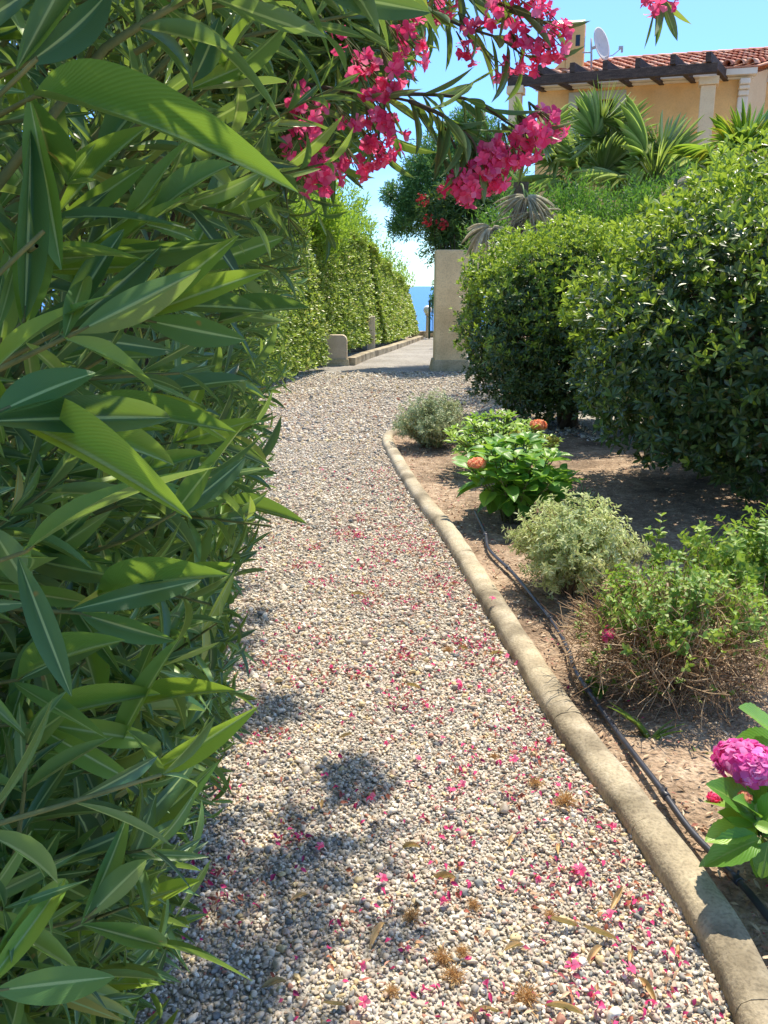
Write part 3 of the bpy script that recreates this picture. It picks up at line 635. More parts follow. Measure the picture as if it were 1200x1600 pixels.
# ------------------------------------------------------------------ long hedges at the left of the lane
hA, hB, hC, hD = G(425, 608), G(510, 578), G(600, 548), G(654, 530)
def long_hedge(name, label, a, c, depth, h0, h1, n, L, m, feather=0, seed=0, zb=.12):
    root = thing(name, label, 'hedge', ((a[0] + c[0]) / 2 - depth / 2, (a[1] + c[1]) / 2, 0))
    t = nrm(np.array((c[0] - a[0], c[1] - a[1], 0))); nr = np.array((t[1], -t[0], 0)); ln = np.linalg.norm(c[:2] - a[:2])
    b = MB()
    def hh(u): return h0 + (h1 - h0) * u
    u = rng.random(n); v = rng.random(n); z = zb + v * (hh(u) - zb)
    off = .34 * (1 - z / hh(u)) - .24 + rng.normal(0, .02, n)
    face = np.array(a) + t * (u * ln)[:, None] + nr * (off - .1 * (z / hh(u)) ** 4 - rng.random(n) * .18)[:, None]; face[:, 2] = z
    n2 = n // 2; u2 = rng.random(n2); v2 = rng.random(n2)
    top = np.array(a) + t * (u2 * ln)[:, None] - nr * (.2 + v2 * (depth - .2))[:, None]; top[:, 2] = hh(u2) + .07 * np.sin(u2 * ln * 4) + .05 * np.sin(v2 * 9 + u2 * 20) - rng.random(n2) * .12
    n3 = n // 3; u3 = rng.random(n3); z3 = zb + rng.random(n3) * (h0 - zb)
    end = np.array(a) - nr * (.34 + u3 * (depth - .4))[:, None] - t * (rng.random(n3) * -.15)[:, None]; end[:, 2] = z3
    end2 = np.array(c) - nr * (.34 + u3 * (depth - .4))[:, None] - t * (rng.random(n3) * .15)[:, None]; end2[:, 2] = zb + (z3 - zb) * (h1 - zb) / (h0 - zb)
    pos = np.vstack([face, top, end, end2]); ax = np.vstack([np.tile(nr + (0, 0, 1.1), (n, 1)), np.tile((.1, 0, 1), (n2, 1)), np.tile(-t + (0, 0, .5), (n3, 1)), np.tile(t + (0, 0, .5), (n3, 1))])
    ax = nrm(ax + rng.normal(0, .35, ax.shape))
    k = ~((np.sin(pos[:, 1] * 5 + seed) * np.sin(pos[:, 2] * 4.4 + seed * 2) > .93))
    pos, ax = pos[k], ax[k]
    rosettes(b, T_PIT, pos, ax, 5, (25, 75), L, L * .38)
    if feather:
        nf = feather; uf = rng.random(nf); vf = rng.random(nf); fp = np.array(a) + t * (uf * ln)[:, None] - nr * (vf * depth)[:, None]; fp[:, 2] = hh(uf) - .05 + rng.random(nf) * .25
        wisps(b, fp, nrm(np.tile((.15, 0, 1), (nf, 1)) + rng.normal(0, .3, (nf, 3))), .22, 2, 5, .03, 1, -.05)
    b.build('foliage', [m, M_FEATH], root, smooth=True)
    # solid dark heart of old wood
    sb = MB()
    for i in range(int(ln / .35)):
        p0 = np.array(a) + t * (.2 + i * .35) - nr * (depth * .5 + random.uniform(-.15, .15)); p0[2] = 0
        hz = hh((.2 + i * .35) / ln) - .3
        sb.tube([p0, p0 + np.array((random.uniform(-.1, .1), random.uniform(-.1, .1), hz * .5)), p0 + np.array((random.uniform(-.2, .2), random.uniform(-.2, .2), hz))], [.04, .03, .012], 6)
    sb.build('trunks', M_STEM, root, smooth=True)
    return root
topz = lambda px, py, Y: P(px, py, Y)[2]
long_hedge('clipped_hedge', 'tall clipped hedge with feathery light green top, nearest along the left of the lane', hA + np.array((-.5, -2.0, 0)), hB, 1.6, topz(430, 330, 13), topz(500, 345, hB[1]), 8500, .078, M_LHEDGE, 900, 1)
long_hedge('clipped_hedge', 'clipped hedge behind the small rendered wall end, middle of the lane row', hB + np.array((-.2, .35, 0)), hC + np.array((-.15, -.1, 0)), 1.5, topz(510, 345, hB[1]), topz(590, 370, hC[1]), 6500, .085, M_LHEDGE, 500, 2.6, .2)
long_hedge('clipped_hedge', 'sunlit clipped hedge furthest down the lane beside the sea view', hC + np.array((-.05, .15, 0)), hD + np.array((-.05, .3, 0)), 1.6, topz(600, 385, hC[1]), topz(655, 450, hD[1]), 8500, .09, M_LHEDGE, 300, 4.4, .16)
# feathery trees rising behind the hedge
for (px, py0_, py1_, Y, r, lab, nn_) in [(500, 272, 360, 17.5, 1.15, 'bright feathery green tree rising above the nearest left hedge', 700), (575, 300, 400, 22, .62, 'small feathery green tree above the far left hedge, nearest the sky gap', 380), (440, 270, 340, 15.5, .8, 'feathery green tree above the left hedge, partly behind the near oleander', 400)]:
    zt, zb_ = P(px, py0_, Y)[2], P(px, py1_, Y)[2] - .8; x0 = P(px, 350, Y)[0] - .55
    root = thing('feathery_tree', lab, 'tree', (x0, Y, 0)); b = MB()
    q, qn = blob(nn_, (x0, Y, (zt + zb_) / 2), (r, r * .8, (zt - zb_) / 2), 2, (.45, 1.08), .22, -1, px)
    wisps(b, q, nrm(qn * .5 + np.array((.05, 0, .9))), .26, 3, 5, .034, 0, .1); b.build('crown', M_FEATH, root, smooth=True)
    trunk_set('trunk', root, (x0, Y, 0), q[:9], .06, .01)

# low wall end, post and edging stones on the left of the lane
M_WALL = noise_mat('pale_wall_render', [(.3, (.60, .48, .33)), (.7, (.74, .62, .46))], 4, bump=.3, fine=60, fa=.1)
w0, w1 = G(486, 574), G(546, 571)
lw = thing('wall_end', 'short pale rendered wall end with rounded top beside the left hedge', 'wall', tuple((w0 + w1) / 2))
wz = P(530, 523, w1[1])[2]; wy = (w0[1] + w1[1]) / 2
xs_ = [w0[0] + .12, w1[0] - .04]
b = MB(); th = np.linspace(0, np.pi / 2, 6); cx_ = xs_[1] - .10
outline = [(xs_[0], .14), (xs_[1], .14), (xs_[1], wz - .1)] + [(cx_ + .10 * math.cos(a), wz - .10 + .10 * math.sin(a)) for a in th[1:]] + [(xs_[0], wz)]
no = len(outline); V = [(x, wy + .03, z) for x, z in outline] + [(x, wy + .30, z) for x, z in outline]
F = [(i, (i + 1) % no, no + (i + 1) % no, no + i) for i in range(no)]
b.add(V, F)
for i in range(1, no - 1): b.c.append((np.zeros((0, 3)), np.array([(0, i, i + 1, i + 1), (no, no + i + 1, no + i, no + i)]), np.zeros((0, 2)), 0))
V0 = b.c[0]; b.c = [(V0[0], np.vstack([c[1] for c in b.c]), V0[2], 0)]
b.build('wall_body', M_WALL, lw)
b = MB(); b.hull([(xs_[0] - .03, wy - .03, 0), (xs_[1] + .05, wy - .03, 0), (xs_[1] + .05, wy + .36, 0), (xs_[0] - .03, wy + .36, 0), (xs_[0], wy, .14), (xs_[1] + .03, wy, .14), (xs_[1] + .03, wy + .33, .14), (xs_[0], wy + .33, .14)]); b.build('footing', M_PILB, lw, bevel=.01)
pp = G(580, 552); pzt = P(580, 494, pp[1])[2]
po = thing('stone_post', 'thin slotted pale stone post standing at the hedge edging', 'post', tuple(pp))
b = MB(); b.box((pp[0], pp[1], pzt / 2), (.09, 0, 0), (0, .09, 0), (0, 0, pzt / 2)); b.build('shaft', M_WALL, po, bevel=.012)
b = MB()
for z in np.linspace(pzt * .35, pzt * .85, 3): b.box((pp[0] - .093, pp[1] - .093, z), (.03, 0, 0), (0, .006, 0), (0, 0, .08))
b.build('slot', M_STEM, po)
ed = thing('hedge_edging', 'low row of pale edging blocks along the foot of the left hedges', 'edging', tuple((w1 + hD) / 2))
el = smooth_line([G(548, 572), G(570, 562), G(605, 550), G(640, 537), G(657, 530)], 22)
for i in range(len(el) - 1):
    if i % 1 == 0:
        a, c = el[i], el[i + 1]; t = nrm(c - a); s = np.array((-t[1], t[0], 0)) * .09
        h = .16 - .003 * i; b = MB(); c = c - t * .012
        b.hull([a - s, c - s, c + s, a + s, a - s + (0, 0, h), c - s + (0, 0, h), c + s + (0, 0, h), a + s + (0, 0, h)]); b.build('edging_block', M_CON, ed, bevel=.012)

# far end of the lane: step, globe lamp, dark green gate, garden shrub
sY = 26.3
st = thing('lane_step', 'pale step across the far end of the lane', 'step', (1.2, sY, 0))
b = MB(); b.box((1.75, sY, .09), (1.0, 0, 0), (0, .25, 0), (0, 0, .09)); b.build('tread', M_CON, st, bevel=.01)
M_GLOB, n, l, p = mat('lamp_globe_white'); p.inputs['Base Color'].default_value = (.85, .83, .8, 1); p.inputs['Roughness'].default_value = .3
lp = P(668, 484, 25.8); la = thing('globe_lamp', 'white globe garden lamp on a short pale post against the sea', 'lamp', (lp[0], lp[1], 0))
v, f = ico(2); b = MB(); b.add(v * .125 + lp, f); b.build('globe', M_GLOB, la, smooth=True)
b = MB(); b.tube([(lp[0], lp[1], .0), (lp[0], lp[1], lp[2] - .1)], [.05, .04], 10); b.tube([(lp[0], lp[1], lp[2] - .16), (lp[0], lp[1], lp[2] - .1)], [.07, .07], 10); b.build('post', M_WALL, la, smooth=True)
M_GATE = noise_mat('green_iron_paint', [(.3, (.02, .05, .03)), (.7, (.05, .10, .06))], 8, rough=.5, bump=.1)
gt = thing('iron_gate', 'dark green barred iron gate half hidden by the pillar at the lane end', 'gate', (P(684, 500, 25.4)[0], 25.4, 0))
gx = P(671, 500, 25.4)[0]; gz = P(675, 470, 25.4)[2]
b = MB(); b.box((gx + .5, 25.4, gz), (.5, 0, 0), (0, .02, 0), (0, 0, .02)); b.box((gx + .5, 25.4, .2), (.5, 0, 0), (0, .02, 0), (0, 0, .02)); b.box((gx, 25.4, gz / 2 + .02), (.03, 0, 0), (0, .03, 0), (0, 0, gz / 2)); b.build('gate_frame', M_GATE, gt)
for i in range(9):
    b = MB(); b.box((gx + .08 + i * .1, 25.4, gz / 2 + .1), (.011, 0, 0), (0, .011, 0), (0, 0, gz / 2 - .1)); b.build('bar', M_GATE, gt)
fs = thing('garden_shrub', 'small dark green shrub behind the iron gate at the lane end', 'shrub', (P(682, 470, 26.9)[0], 26.9, 0))
b = MB(); q, qn = blob(240, P(688, 468, 26.9), (.35, .3, .55), 2, (.5, 1.05), .2, -1, 2); rosettes(b, T_SML, q, qn, 6, (30, 80), .1, .03); b.build('foliage', M_JUN, fs, smooth=True)
trunk_set('stem', fs, (P(688, 470, 26.9)[0], 26.9, 0), q[:8], .02, .006)

# tall lamp against the sky behind the flowering branch
lt = P(753, 172, 24); sl_ = thing('street_lamp', 'slim grey street lamp against the sky above the evergreen tree', 'street lamp', (lt[0], 24, 0))
b = MB(); b.tube([(lt[0], 24, 0), (lt[0], 24, lt[2] - .25)], [.05, .03], 10); b.build('pole', M_BLK, sl_, smooth=True)
b = MB(); b.tube([(lt[0], 24, lt[2] - .28), (lt[0], 24, lt[2] - .22), (lt[0], 24, lt[2] - .02), (lt[0], 24, lt[2])], [.03, .08, .13, .03], 10); b.build('lantern', M_GLOB, sl_, smooth=True)

# ------------------------------------------------------------------ villa
M_OCH = noise_mat('ochre_render', [(.3, (.88, .52, .19)), (.7, (.95, .61, .27))], 1.4, bump=.25, dist=.01, stops2=[(.35, (.84, .82, .80)), (.5, (.96, .97, .97)), (.65, (1.04, 1.04, 1.05))], scale2=1.3, fine=30, fa=.06)
M_CREAM = noise_mat('cream_render', [(.3, (.78, .56, .32)), (.7, (.86, .67, .42))], 2, bump=.2, dist=.01, fine=30, fa=.06)
M_WHITE = noise_mat('white_render', [(.3, (.78, .68, .52)), (.7, (.88, .80, .66))], 3, bump=.1)
M_GREY = noise_mat('window_surround_grey', [(.3, (.48, .50, .40)), (.7, (.60, .61, .50))], 3, bump=.1)
M_BEAM = noise_mat('dark_timber', [(.3, (.045, .032, .028)), (.6, (.10, .07, .055)), (.8, (.2, .16, .13))], 5, bump=.6, dist=.01, stretch=(1, 1, 6), fine=60, rough=.75)
M_TILE = island_mat('terracotta_tile', [(0, (.50, .15, .085)), (.35, (.62, .22, .12)), (.6, (.70, .34, .21)), (.8, (.75, .46, .33)), (1, (.45, .14, .09))], noise=9, rough=.75, bump=.3)
M_MET = noise_mat('grey_metal', [(.3, (.42, .42, .42)), (.7, (.62, .62, .62))], 8, rough=.45, bump=0)
M_DISH = noise_mat('dish_enamel', [(.3, (.66, .60, .54)), (.7, (.76, .72, .66))], 8, rough=.5, bump=0)
M_DARK, n, l, p = mat('dark_window_glass'); p.inputs['Base Color'].default_value = (.02, .02, .02, 1); p.inputs['Roughness'].default_value = .08
WA = Z(841, 133, 6.12); WB = Z(1172, 113, 6.12)
wt = nrm(np.array((WB[0] - WA[0], WB[1] - WA[1], 0))); wnm = np.array((wt[1], -wt[0], 0))
if wnm[1] > 0: wnm = -wnm
WL = np.linalg.norm((WB - WA)[:2]); UP = np.array((0, 0, 1.))
def wallP(px, py, off=0.0):
    r = ray(px, py); o = np.array((0, 0, CH)); a = WA + wnm * off
    return o + r * (((a - o) @ wnm) / (r @ wnm))
def S(px, py, off=0.0): return (wallP(px, py, off) - WA) @ wt
def wpt(s, z, off=0.0): return np.array((WA[0], WA[1], 0)) + wt * s + UP * z + wnm * off
house = thing('villa', 'ochre rendered villa with terracotta tile roof behind the palms', 'house', tuple(wpt(WL / 2, 0)))
def wbox(b, s0, s1, z0, z1, o0, o1, mi=0):
    b.hull([wpt(s0, z0, o1), wpt(s1, z0, o1), wpt(s1, z0, o0), wpt(s0, z0, o0), wpt(s0, z1, o1), wpt(s1, z1, o1), wpt(s1, z1, o0), wpt(s0, z1, o0)], mi)
sa, sb_ = S(902, 170), S(961, 170); zt = wallP(930, 156)[2]; zb2 = zt - 1.25; ztop_w = 6.02; GZ = -.5
b = MB(); wbox(b, 0, sa, GZ, ztop_w, -.25, 0); wbox(b, sb_, WL, GZ, ztop_w, -.25, 0); wbox(b, sa, sb_, zt, ztop_w, -.25, 0); wbox(b, sa, sb_, GZ, zb2, -.25, 0)
b.build('front_wall', M_OCH, house)
sa2, sb2 = S(888, 170), S(977, 170); zt2 = wallP(930, 143)[2]
win = MB(); wbox(win, sa2, sa, zb2 - .1, zt2, .002, .03); wbox(win, sb_, sb2, zb2 - .1, zt2, .002, .03); wbox(win, sa, sb_, zt, zt2, .002, .03)
wo = win.build('window', M_GREY, house)
b = MB(); wbox(b, sa + .01, sb_ - .01, zb2, zt, -.2, -.18); b.build('pane', M_DARK, wo)
b = MB()
for f0 in (0, .47, .94): s_ = sa + (sb_ - sa) * f0; wbox(b, s_, s_ + .055, zb2, zt, -.17, -.13)
wbox(b, sa, sb_, zt - .06, zt - .001, -.128, -.1); wbox(b, sa, sb_, zt - .65, zt - .6, -.128, -.1); b.build('sash', M_BEAM, wo)
b = MB(); zl = wallP(1000, 207)[2]; wbox(b, sb2 + .02, WL, zl - .05, zl, .002, .05); b.build('string_course', M_OCH, house); b = MB(); wbox(b, 0, sa2 - .02, zl - .05, zl, .002, .05); b.build('string_course', M_OCH, house)
b = MB(); wbox(b, -.1, WL + .12, 6.025, 6.15, .0, .34); wbox(b, -.05, WL + .06, 5.98, 6.018, .003, .12); b.build('eaves_cornice', M_WHITE, house)
# moulded bracket at the corner
b = MB(); zc = 5.955
for o0, o1, z0, z1 in ((.003, .30, 5.83, 5.957), (.003, .24, 5.74, 5.828), (.003, .17, 5.62, 5.738), (.003, .12, 5.1, 5.618)): wbox(b, WL - .22, WL + .003, z0, z1, o0, o1)
b.build('corner_bracket', M_WHITE, house, bevel=.03)
# skewed side wall and roof plane
VV = np.array((1.9, 2.2, .78)); vh = np.array((VV[0], VV[1], 0))
c0 = wpt(WL, 0); b = MB()
def sidewall(b, f0, f1, zoff, th=.2):
    p0 = c0 + vh * f0; p1 = c0 + vh * f1; q = -wt * th
    b.hull([p0 + (0, 0, GZ), p1 + (0, 0, GZ), p1 + q + (0, 0, GZ), p0 + q + (0, 0, GZ), p0 + (0, 0, 6.1 + VV[2] * f0 + zoff), p1 + (0, 0, 6.1 + VV[2] * f1 + zoff), p1 + q + (0, 0, 6.1 + VV[2] * f1 + zoff), p0 + q + (0, 0, 6.1 + VV[2] * f0 + zoff)])
sidewall(b, .0, .40, -.03); b.build('side_wall', M_CREAM, house)
b = MB(); p0 = c0 + vh * .402; p1 = p0 + np.array((2.6, -.3, 0)); q = np.array((.1, 1.2, 0))
b.hull([p0 + (0, 0, GZ), p1 + (0, 0, GZ), p1 + q + (0, 0, GZ), p0 + q + (0, 0, GZ), p0 + (0, 0, 6.45), p1 + (0, 0, 6.45), p1 + q + (0, 0, 6.45), p0 + q + (0, 0, 6.45)]); b.build('wing_wall', M_OCH, house)
b = MB(); e1 = p0 + (-.02, -.05, 6.1); b.hull([e1, e1 + (2.6, -.3, 0), e1 + (2.6, -.25, 0), e1 + (0, .045, 0), e1 + (0, 0, .08), e1 + (2.6, -.3, .08), e1 + (2.6, -.25, .08), e1 + (0, .045, .08)]); b.build('wing_ledge', M_WHITE, house)
b = MB(); bk = wpt(0, 0, -.26); bk2 = wpt(WL - .3, 0, -.26)
b.hull([bk + (0, 0, GZ), bk2 + (0, 0, GZ), bk2 + vh * 1.9 + (0, 0, GZ), bk + vh * 1.9 + (0, 0, GZ), bk + (0, 0, 6.0), bk2 + (0, 0, 6.0), bk2 + vh * 1.9 + (0, 0, 6.0), bk + vh * 1.9 + (0, 0, 6.0)]); b.build('rear_walls', M_OCH, house)
# roof
roof = MB(); R0 = wpt(-.1, 6.16, .36); R1 = wpt(WL + .16, 6.16, .36); VV2 = VV * 1.12
roof.hull([R0, R1, R1 + VV2, R0 + VV2, R0 + (0, 0, .03), R1 + (0, 0, .03), R1 + VV2 + (0, 0, .03), R0 + VV2 + (0, 0, .03)])
bkd = np.array((1.9, 2.2, -.78)) * 1.12
roof.hull([R0 + VV2, R1 + VV2, R1 + VV2 + bkd, R0 + VV2 + bkd, R0 + VV2 + (0, 0, .03), R1 + VV2 + (0, 0, .03), R1 + VV2 + bkd + (0, 0, .03), R0 + VV2 + bkd + (0, 0, .03)])
ro = roof.build('roof', M_TILE, house)
tl = MB(); nc = int((WL + .2) / .235); nrw = 9; vdir = nrm(VV2); step = np.linalg.norm(VV2) / nrw
tn = nrm(np.cross(wt, vdir)); tn = tn if tn[2] > 0 else -tn; ts_ = np.cross(vdir, tn)
th = np.linspace(0, np.pi, 8)
for i in range(nc + 1):
    for j in range(nrw):
        base = R0 + wt * (.06 + i * .235) + vdir * (j * step - .04) + UP * .03 + wt * random.uniform(-.008, .008) + tn * random.uniform(0, .008)
        V = []
        for k, (dd, r_, lift) in enumerate(((0, .108, .035), (step + .05, .088, .006))):
            for rad in (r_, r_ - .018):
                for a in th: V.append(base + vdir * dd + ts_ * math.cos(a) * rad + tn * (math.sin(a) * rad + lift))
        F = []
        for a in range(7):
            F += [(a, a + 1, 17 + a, 16 + a), (8 + a, 24 + a, 25 + a, 9 + a), (a, 8 + a, 9 + a, a + 1), (16 + a, 17 + a, 25 + a, 24 + a)]
        tl.add(V, F)
for i in range(14):      # ridge tiles
    base = R0 + VV2 + wt * (i * .36) + UP * .05
    V = []
    for dd, rad in ((0, .13), (.39, .115)):
        for a in th: V.append(base + wt * dd + nrm(vh) * math.cos(a) * rad + UP * math.sin(a) * rad)
    tl.add(V, [(a, a + 1, 9 + a, 8 + a) for a in range(7)])
tl.build('roof_tiles', M_TILE, ro, smooth=True)
# chimney
ch0 = wallP(884, 112, -.6); ch1 = wallP(911, 112, -.6); cz = wallP(897, 37, -.6)[2]; cw = np.linalg.norm(ch1 - ch0); cc = (ch0 + ch1) / 2
chm = MB(); chm.box((cc[0], cc[1], (cz + 5.6) / 2), wt * cw / 2, wnm * cw / 2, UP * (cz - 5.6) / 2)
co = chm.build('chimney', M_OCH, house, bevel=.02)
b = MB(); sl0 = wallP(862, 114, -.6)
b.hull([ch0 - wt * .38 + wnm * .2 - UP * .9, ch0 - wt * .005 + wnm * .2 - UP * .9, ch0 - wt * .005 - wnm * .2 - UP * .9, ch0 - wt * .38 - wnm * .2 - UP * .9, ch0 - wt * .34 + wnm * .2 - UP * .02, ch0 - wt * .005 + wnm * .2 + UP * .26, ch0 - wt * .005 - wnm * .2 + UP * .26, ch0 - wt * .34 - wnm * .2 - UP * .02]); b.build('shoulder', M_OCH, co, bevel=.02)
b = MB()
for s_, o_ in ((0, 1), (1, 0)):
    for zz in (cz - .42,):
        if s_: b.box(cc + wt * (cw / 2 + .004) + UP * (zz - cc[2]), wt * .004, wnm * .06, UP * .12)
        else: b.box(cc + wnm * (cw / 2 + .004) + wt * .06 + UP * (zz - cc[2]), wt * .05, wnm * .004, UP * .12)
b.build('smoke_vent', M_DARK, co)
# dish and aerial
dY = wallP(930, 80, .0)[1]
dp = P(937, 70, dY)
dish = thing('satellite_dish', 'pale satellite dish with receiver arm on a pole beside the chimney', 'satellite dish', tuple(P(924, 101, dY)))
ax = nrm(np.array((.75, -.72, .25))); a1 = nrm(np.cross(ax, UP)); a2 = np.cross(ax, a1)
b = MB(); V = []; nr_, na = 6, 28
for sgn in (0, 1):
    for i in range(nr_ + 1):
        r_ = .37 * i / nr_
        for k in range(na):
            t_ = 2 * math.pi * k / na; V.append(dp + a1 * math.cos(t_) * r_ * .9 + a2 * math.sin(t_) * r_ + ax * (.45 * r_ * r_ - .012 * sgn))
F = [(i * na + k, i * na + (k + 1) % na, (i + 1) * na + (k + 1) % na, (i + 1) * na + k) for i in range(nr_) for k in range(na)]
o_ = (nr_ + 1) * na; F += [tuple(o_ + q_ for q_ in f[::-1]) for f in F]
F += [(nr_ * na + k, nr_ * na + (k + 1) % na, o_ + nr_ * na + (k + 1) % na, o_ + nr_ * na + k) for k in range(na)]
b.add(V, F); b.build('reflector', M_DISH, dish, smooth=True)
b = MB(); pt0, pt1 = P(924, 108, dY), P(924, 60, dY); b.tube([pt0, pt1], .024, 10); b.tube([P(910, 82, dY), P(924, 82, dY)], .016, 8); b.tube([P(924, 76, dY), dp - ax * .02], [.03, .05], 8); b.build('mast', M_MET, dish, smooth=True)
b = MB(); e_ = dp - a2 * .0 + np.array((0, 0, -.30)); tip = P(970, 76, dY - .15); b.tube([P(944, 90, dY), P(958, 86, dY - .08), tip], .011, 8); b.box(tip + (0, 0, .02), (.045, 0, 0), (0, .035, 0), (0, 0, .03)); b.box(tip + (.03, 0, -.04), (.02, 0, 0), (0, .02, 0), (0, 0, .04)); b.build('receiver_arm', M_MET, dish)
# pergola
b0, b1 = Z(794, 129, 5.86), Z(1121, 106, 5.86)
per = thing('pergola', 'dark timber pergola with slanting rafters in front of the villa wall', 'pergola', ((b0[0] + b1[0]) / 2, (b0[1] + b1[1]) / 2, 0))
bd = nrm(b1 - b0); bs = np.array((-bd[1], bd[0], 0)); b = MB(); b.box((b0 + b1) / 2, bd * np.linalg.norm(b1 - b0) / 2, bs * .08, UP * .095); b.build('beam', M_BEAM, per, bevel=.01)
RF = [((20, 312), (230, 410)), ((178, 308), (352, 405)), ((325, 300), (474, 398)), ((472, 290), (612, 390)), ((618, 280), (748, 382)), ((775, 264), (888, 376)), ((934, 252), (1030, 368))]
for (a_, c_) in RF:
    p0 = Z(780 + a_[0] * .35, a_[1] * .35, 6.055); p1 = Z(780 + c_[0] * .35, c_[1] * .35 - 2, 6.055)
    dd = nrm(p1 - p0); ss = np.array((-dd[1], dd[0], 0)); b = MB(); b.box((p0 + p1) / 2, dd * np.linalg.norm(p1 - p0) / 2, ss * .055, UP * .095); b.build('rafter', M_BEAM, per, bevel=.008)
for (px0, px1, off) in ((1097, 1119, 1), (797, 816, 0)):
    q0, q1 = Z(px0, 122 if off else 136, 5.76), Z(px1, 122 if off else 136, 5.76); w_ = np.linalg.norm((q1 - q0)[:2]); qc = (q0 + q1) / 2
    b = MB(); b.box((qc[0], qc[1], (5.6 + GZ) / 2), bd * w_ / 2, bs * w_ / 2, UP * (5.6 - GZ) / 2)
    co_ = b.build('column', M_CREAM, per, bevel=.015); b = MB(); b.box((qc[0], qc[1], 5.68), bd * (w_ / 2 + .05), bs * (w_ / 2 + .05), UP * .078); b.build('capital', M_CREAM, co_, bevel=.012)

# ------------------------------------------------------------------ bed plants
def stem_shrub(name, label, cat, base, R, H, nst, m_leaf, L, Wl, per=10, nlf=3, stemm=M_TWIG, lean=(0, 0), lo=.35, sr=.0022, seed=0, flop=.15, sp=(40, 80), zmin=-1.0):
    root = thing(name, label, cat, (base[0], base[1], 0))
    sb, fb = MB(), MB(); PP, AA = [], []
    for i in range(nst):
        a = random.uniform(0, 2 * math.pi); rr = R * math.sqrt(random.random()); h = H * math.sqrt(max(.05, 1 - (rr / R) ** 2 * .72)) * random.uniform(.72, 1.08)
        e = np.array((base[0] + math.cos(a) * rr + lean[0], base[1] + math.sin(a) * rr + lean[1], h))
        s0 = np.array((base[0] + math.cos(a) * rr * .22, base[1] + math.sin(a) * rr * .22, 0)); ts = np.linspace(0, 1, 8)[:, None]
        pts = s0 + (e - s0) * ts ** np.array([[1.25, 1.25, .85]]) + rng.normal(0, .012, (8, 3)) * np.sin(ts * np.pi); pts[-1, 2] -= flop * rr * .3
        sb.tube(pts, np.linspace(sr, sr * .45, 8), 4, caps=False)
        for s in np.linspace(lo, 1, per):
            s = min(1, s + random.uniform(-.03, .03)); f = s * 7; k = min(int(f), 6); p_ = pts[k] + (pts[k + 1] - pts[k]) * (f - k); PP.append(p_); AA.append(nrm(pts[k + 1] - pts[k]))
        # side twigs
        for _ in range(2):
            k = random.randint(3, 6); p_ = pts[k]; q_ = p_ + nrm(AA[-1] + rng.normal(0, .6, 3)) * R * .3; sb.tube([p_, (p_ + q_) / 2 + rng.normal(0, .008, 3), q_], sr * .45, 4, caps=False)
            for s in (.35, .6, .85, 1): PP.append(p_ + (q_ - p_) * s); AA.append(nrm(q_ - p_))
    PP, AA = np.array(PP), np.array(AA); kk_ = PP[:, 2] > zmin + rng.normal(0, .04, len(PP)); rosettes(fb, T_SML, PP[kk_], AA[kk_], nlf, sp, L, Wl)
    fb.build('foliage', m_leaf, root, smooth=True); sb.build('stems', stemm, root, smooth=True)
    return root
bs1 = G(893, 944); stem_shrub('variegated_shrub', 'pale variegated shrub in the middle of the bed, in front of the leafy green hydrangea', 'shrub', bs1 + (0.02, .12, 0), .33, .50, 190, M_SILV, .030, .010, 11, 4, lo=.3)
bs2 = G(676, 706); stem_shrub('sage_shrub', 'small grey-green mounded shrub at the tip of the kerb', 'shrub', bs2 + (0, .15, 0), .36, .52, 190, M_SILV2, .028, .010, 12, 4, lo=.1)
bs3 = G(1066, 1102)
lan = stem_shrub('lantana_bush', 'brown twiggy lantana bush with green leafy top beside the hose', 'shrub', bs3 + (0, .12, 0), .36, .50, 200, M_LANT, .026, .014, 6, 3, lo=.45, zmin=.27)
b = MB()
for i in range(2300):
    c_ = np.array((bs3[0], bs3[1] + .12, .2)); d_ = nrm(rng.normal(size=3)) * np.array((1, 1, .75)); p_ = c_ + d_ * np.array((.40, .36, .24)) * random.uniform(.5, 1.02); p_[2] = max(p_[2], .015)
    q_ = p_ + nrm(rng.normal(size=3) + d_ * .8 + np.array((0, 0, .1))) * random.uniform(.05, .17); q_[2] = max(q_[2], .012)
    b.tube([p_, (p_ + q_) / 2 + rng.normal(0, .012, 3), q_], [.0019, .0016, .0010], 4, caps=False)
b.build('dry_twigs', M_TWIG, lan, smooth=True)
q = np.array((bs3[0], bs3[1] + .12, .24)) + nrm(rng.normal(size=(150, 3))) * np.array((.37, .34, .24)); b = MB(); rosettes(b, T_SML, q[q[:, 2] > .05], (0, 0, 1), 3, (30, 90), .026, .014); b.build('sparse_foliage', M_LANT, lan, smooth=True)
fb = MB(); fp = P(952, 992, bs3[1] + .0); qq, qn = blob(9, fp, (.016, .016, .016), 2, (.4, 1), 0, -1); fb.inst(T_FLO[0], qq, qn, rand_unit(len(qq)), .018, .018); fb.build('flower', M_PINK, lan, smooth=True)
bs4 = G(1200, 985); stem_shrub('lantana_bush', 'loose green leafy lantana at the right edge behind the brown twiggy bush', 'shrub', bs4 + (.05, .2, 0), .42, .42, 120, M_LANT, .036, .021, 8, 3, lo=.45)
b5 = G(1000, 930); stem_shrub('leafy_seedling', 'lone upright green seedling sprig in the shade behind the pale shrub', 'plant', b5 + (.08, .05, 0), .08, .38, 5, M_LANT, .036, .02, 7, 3, lo=.4)
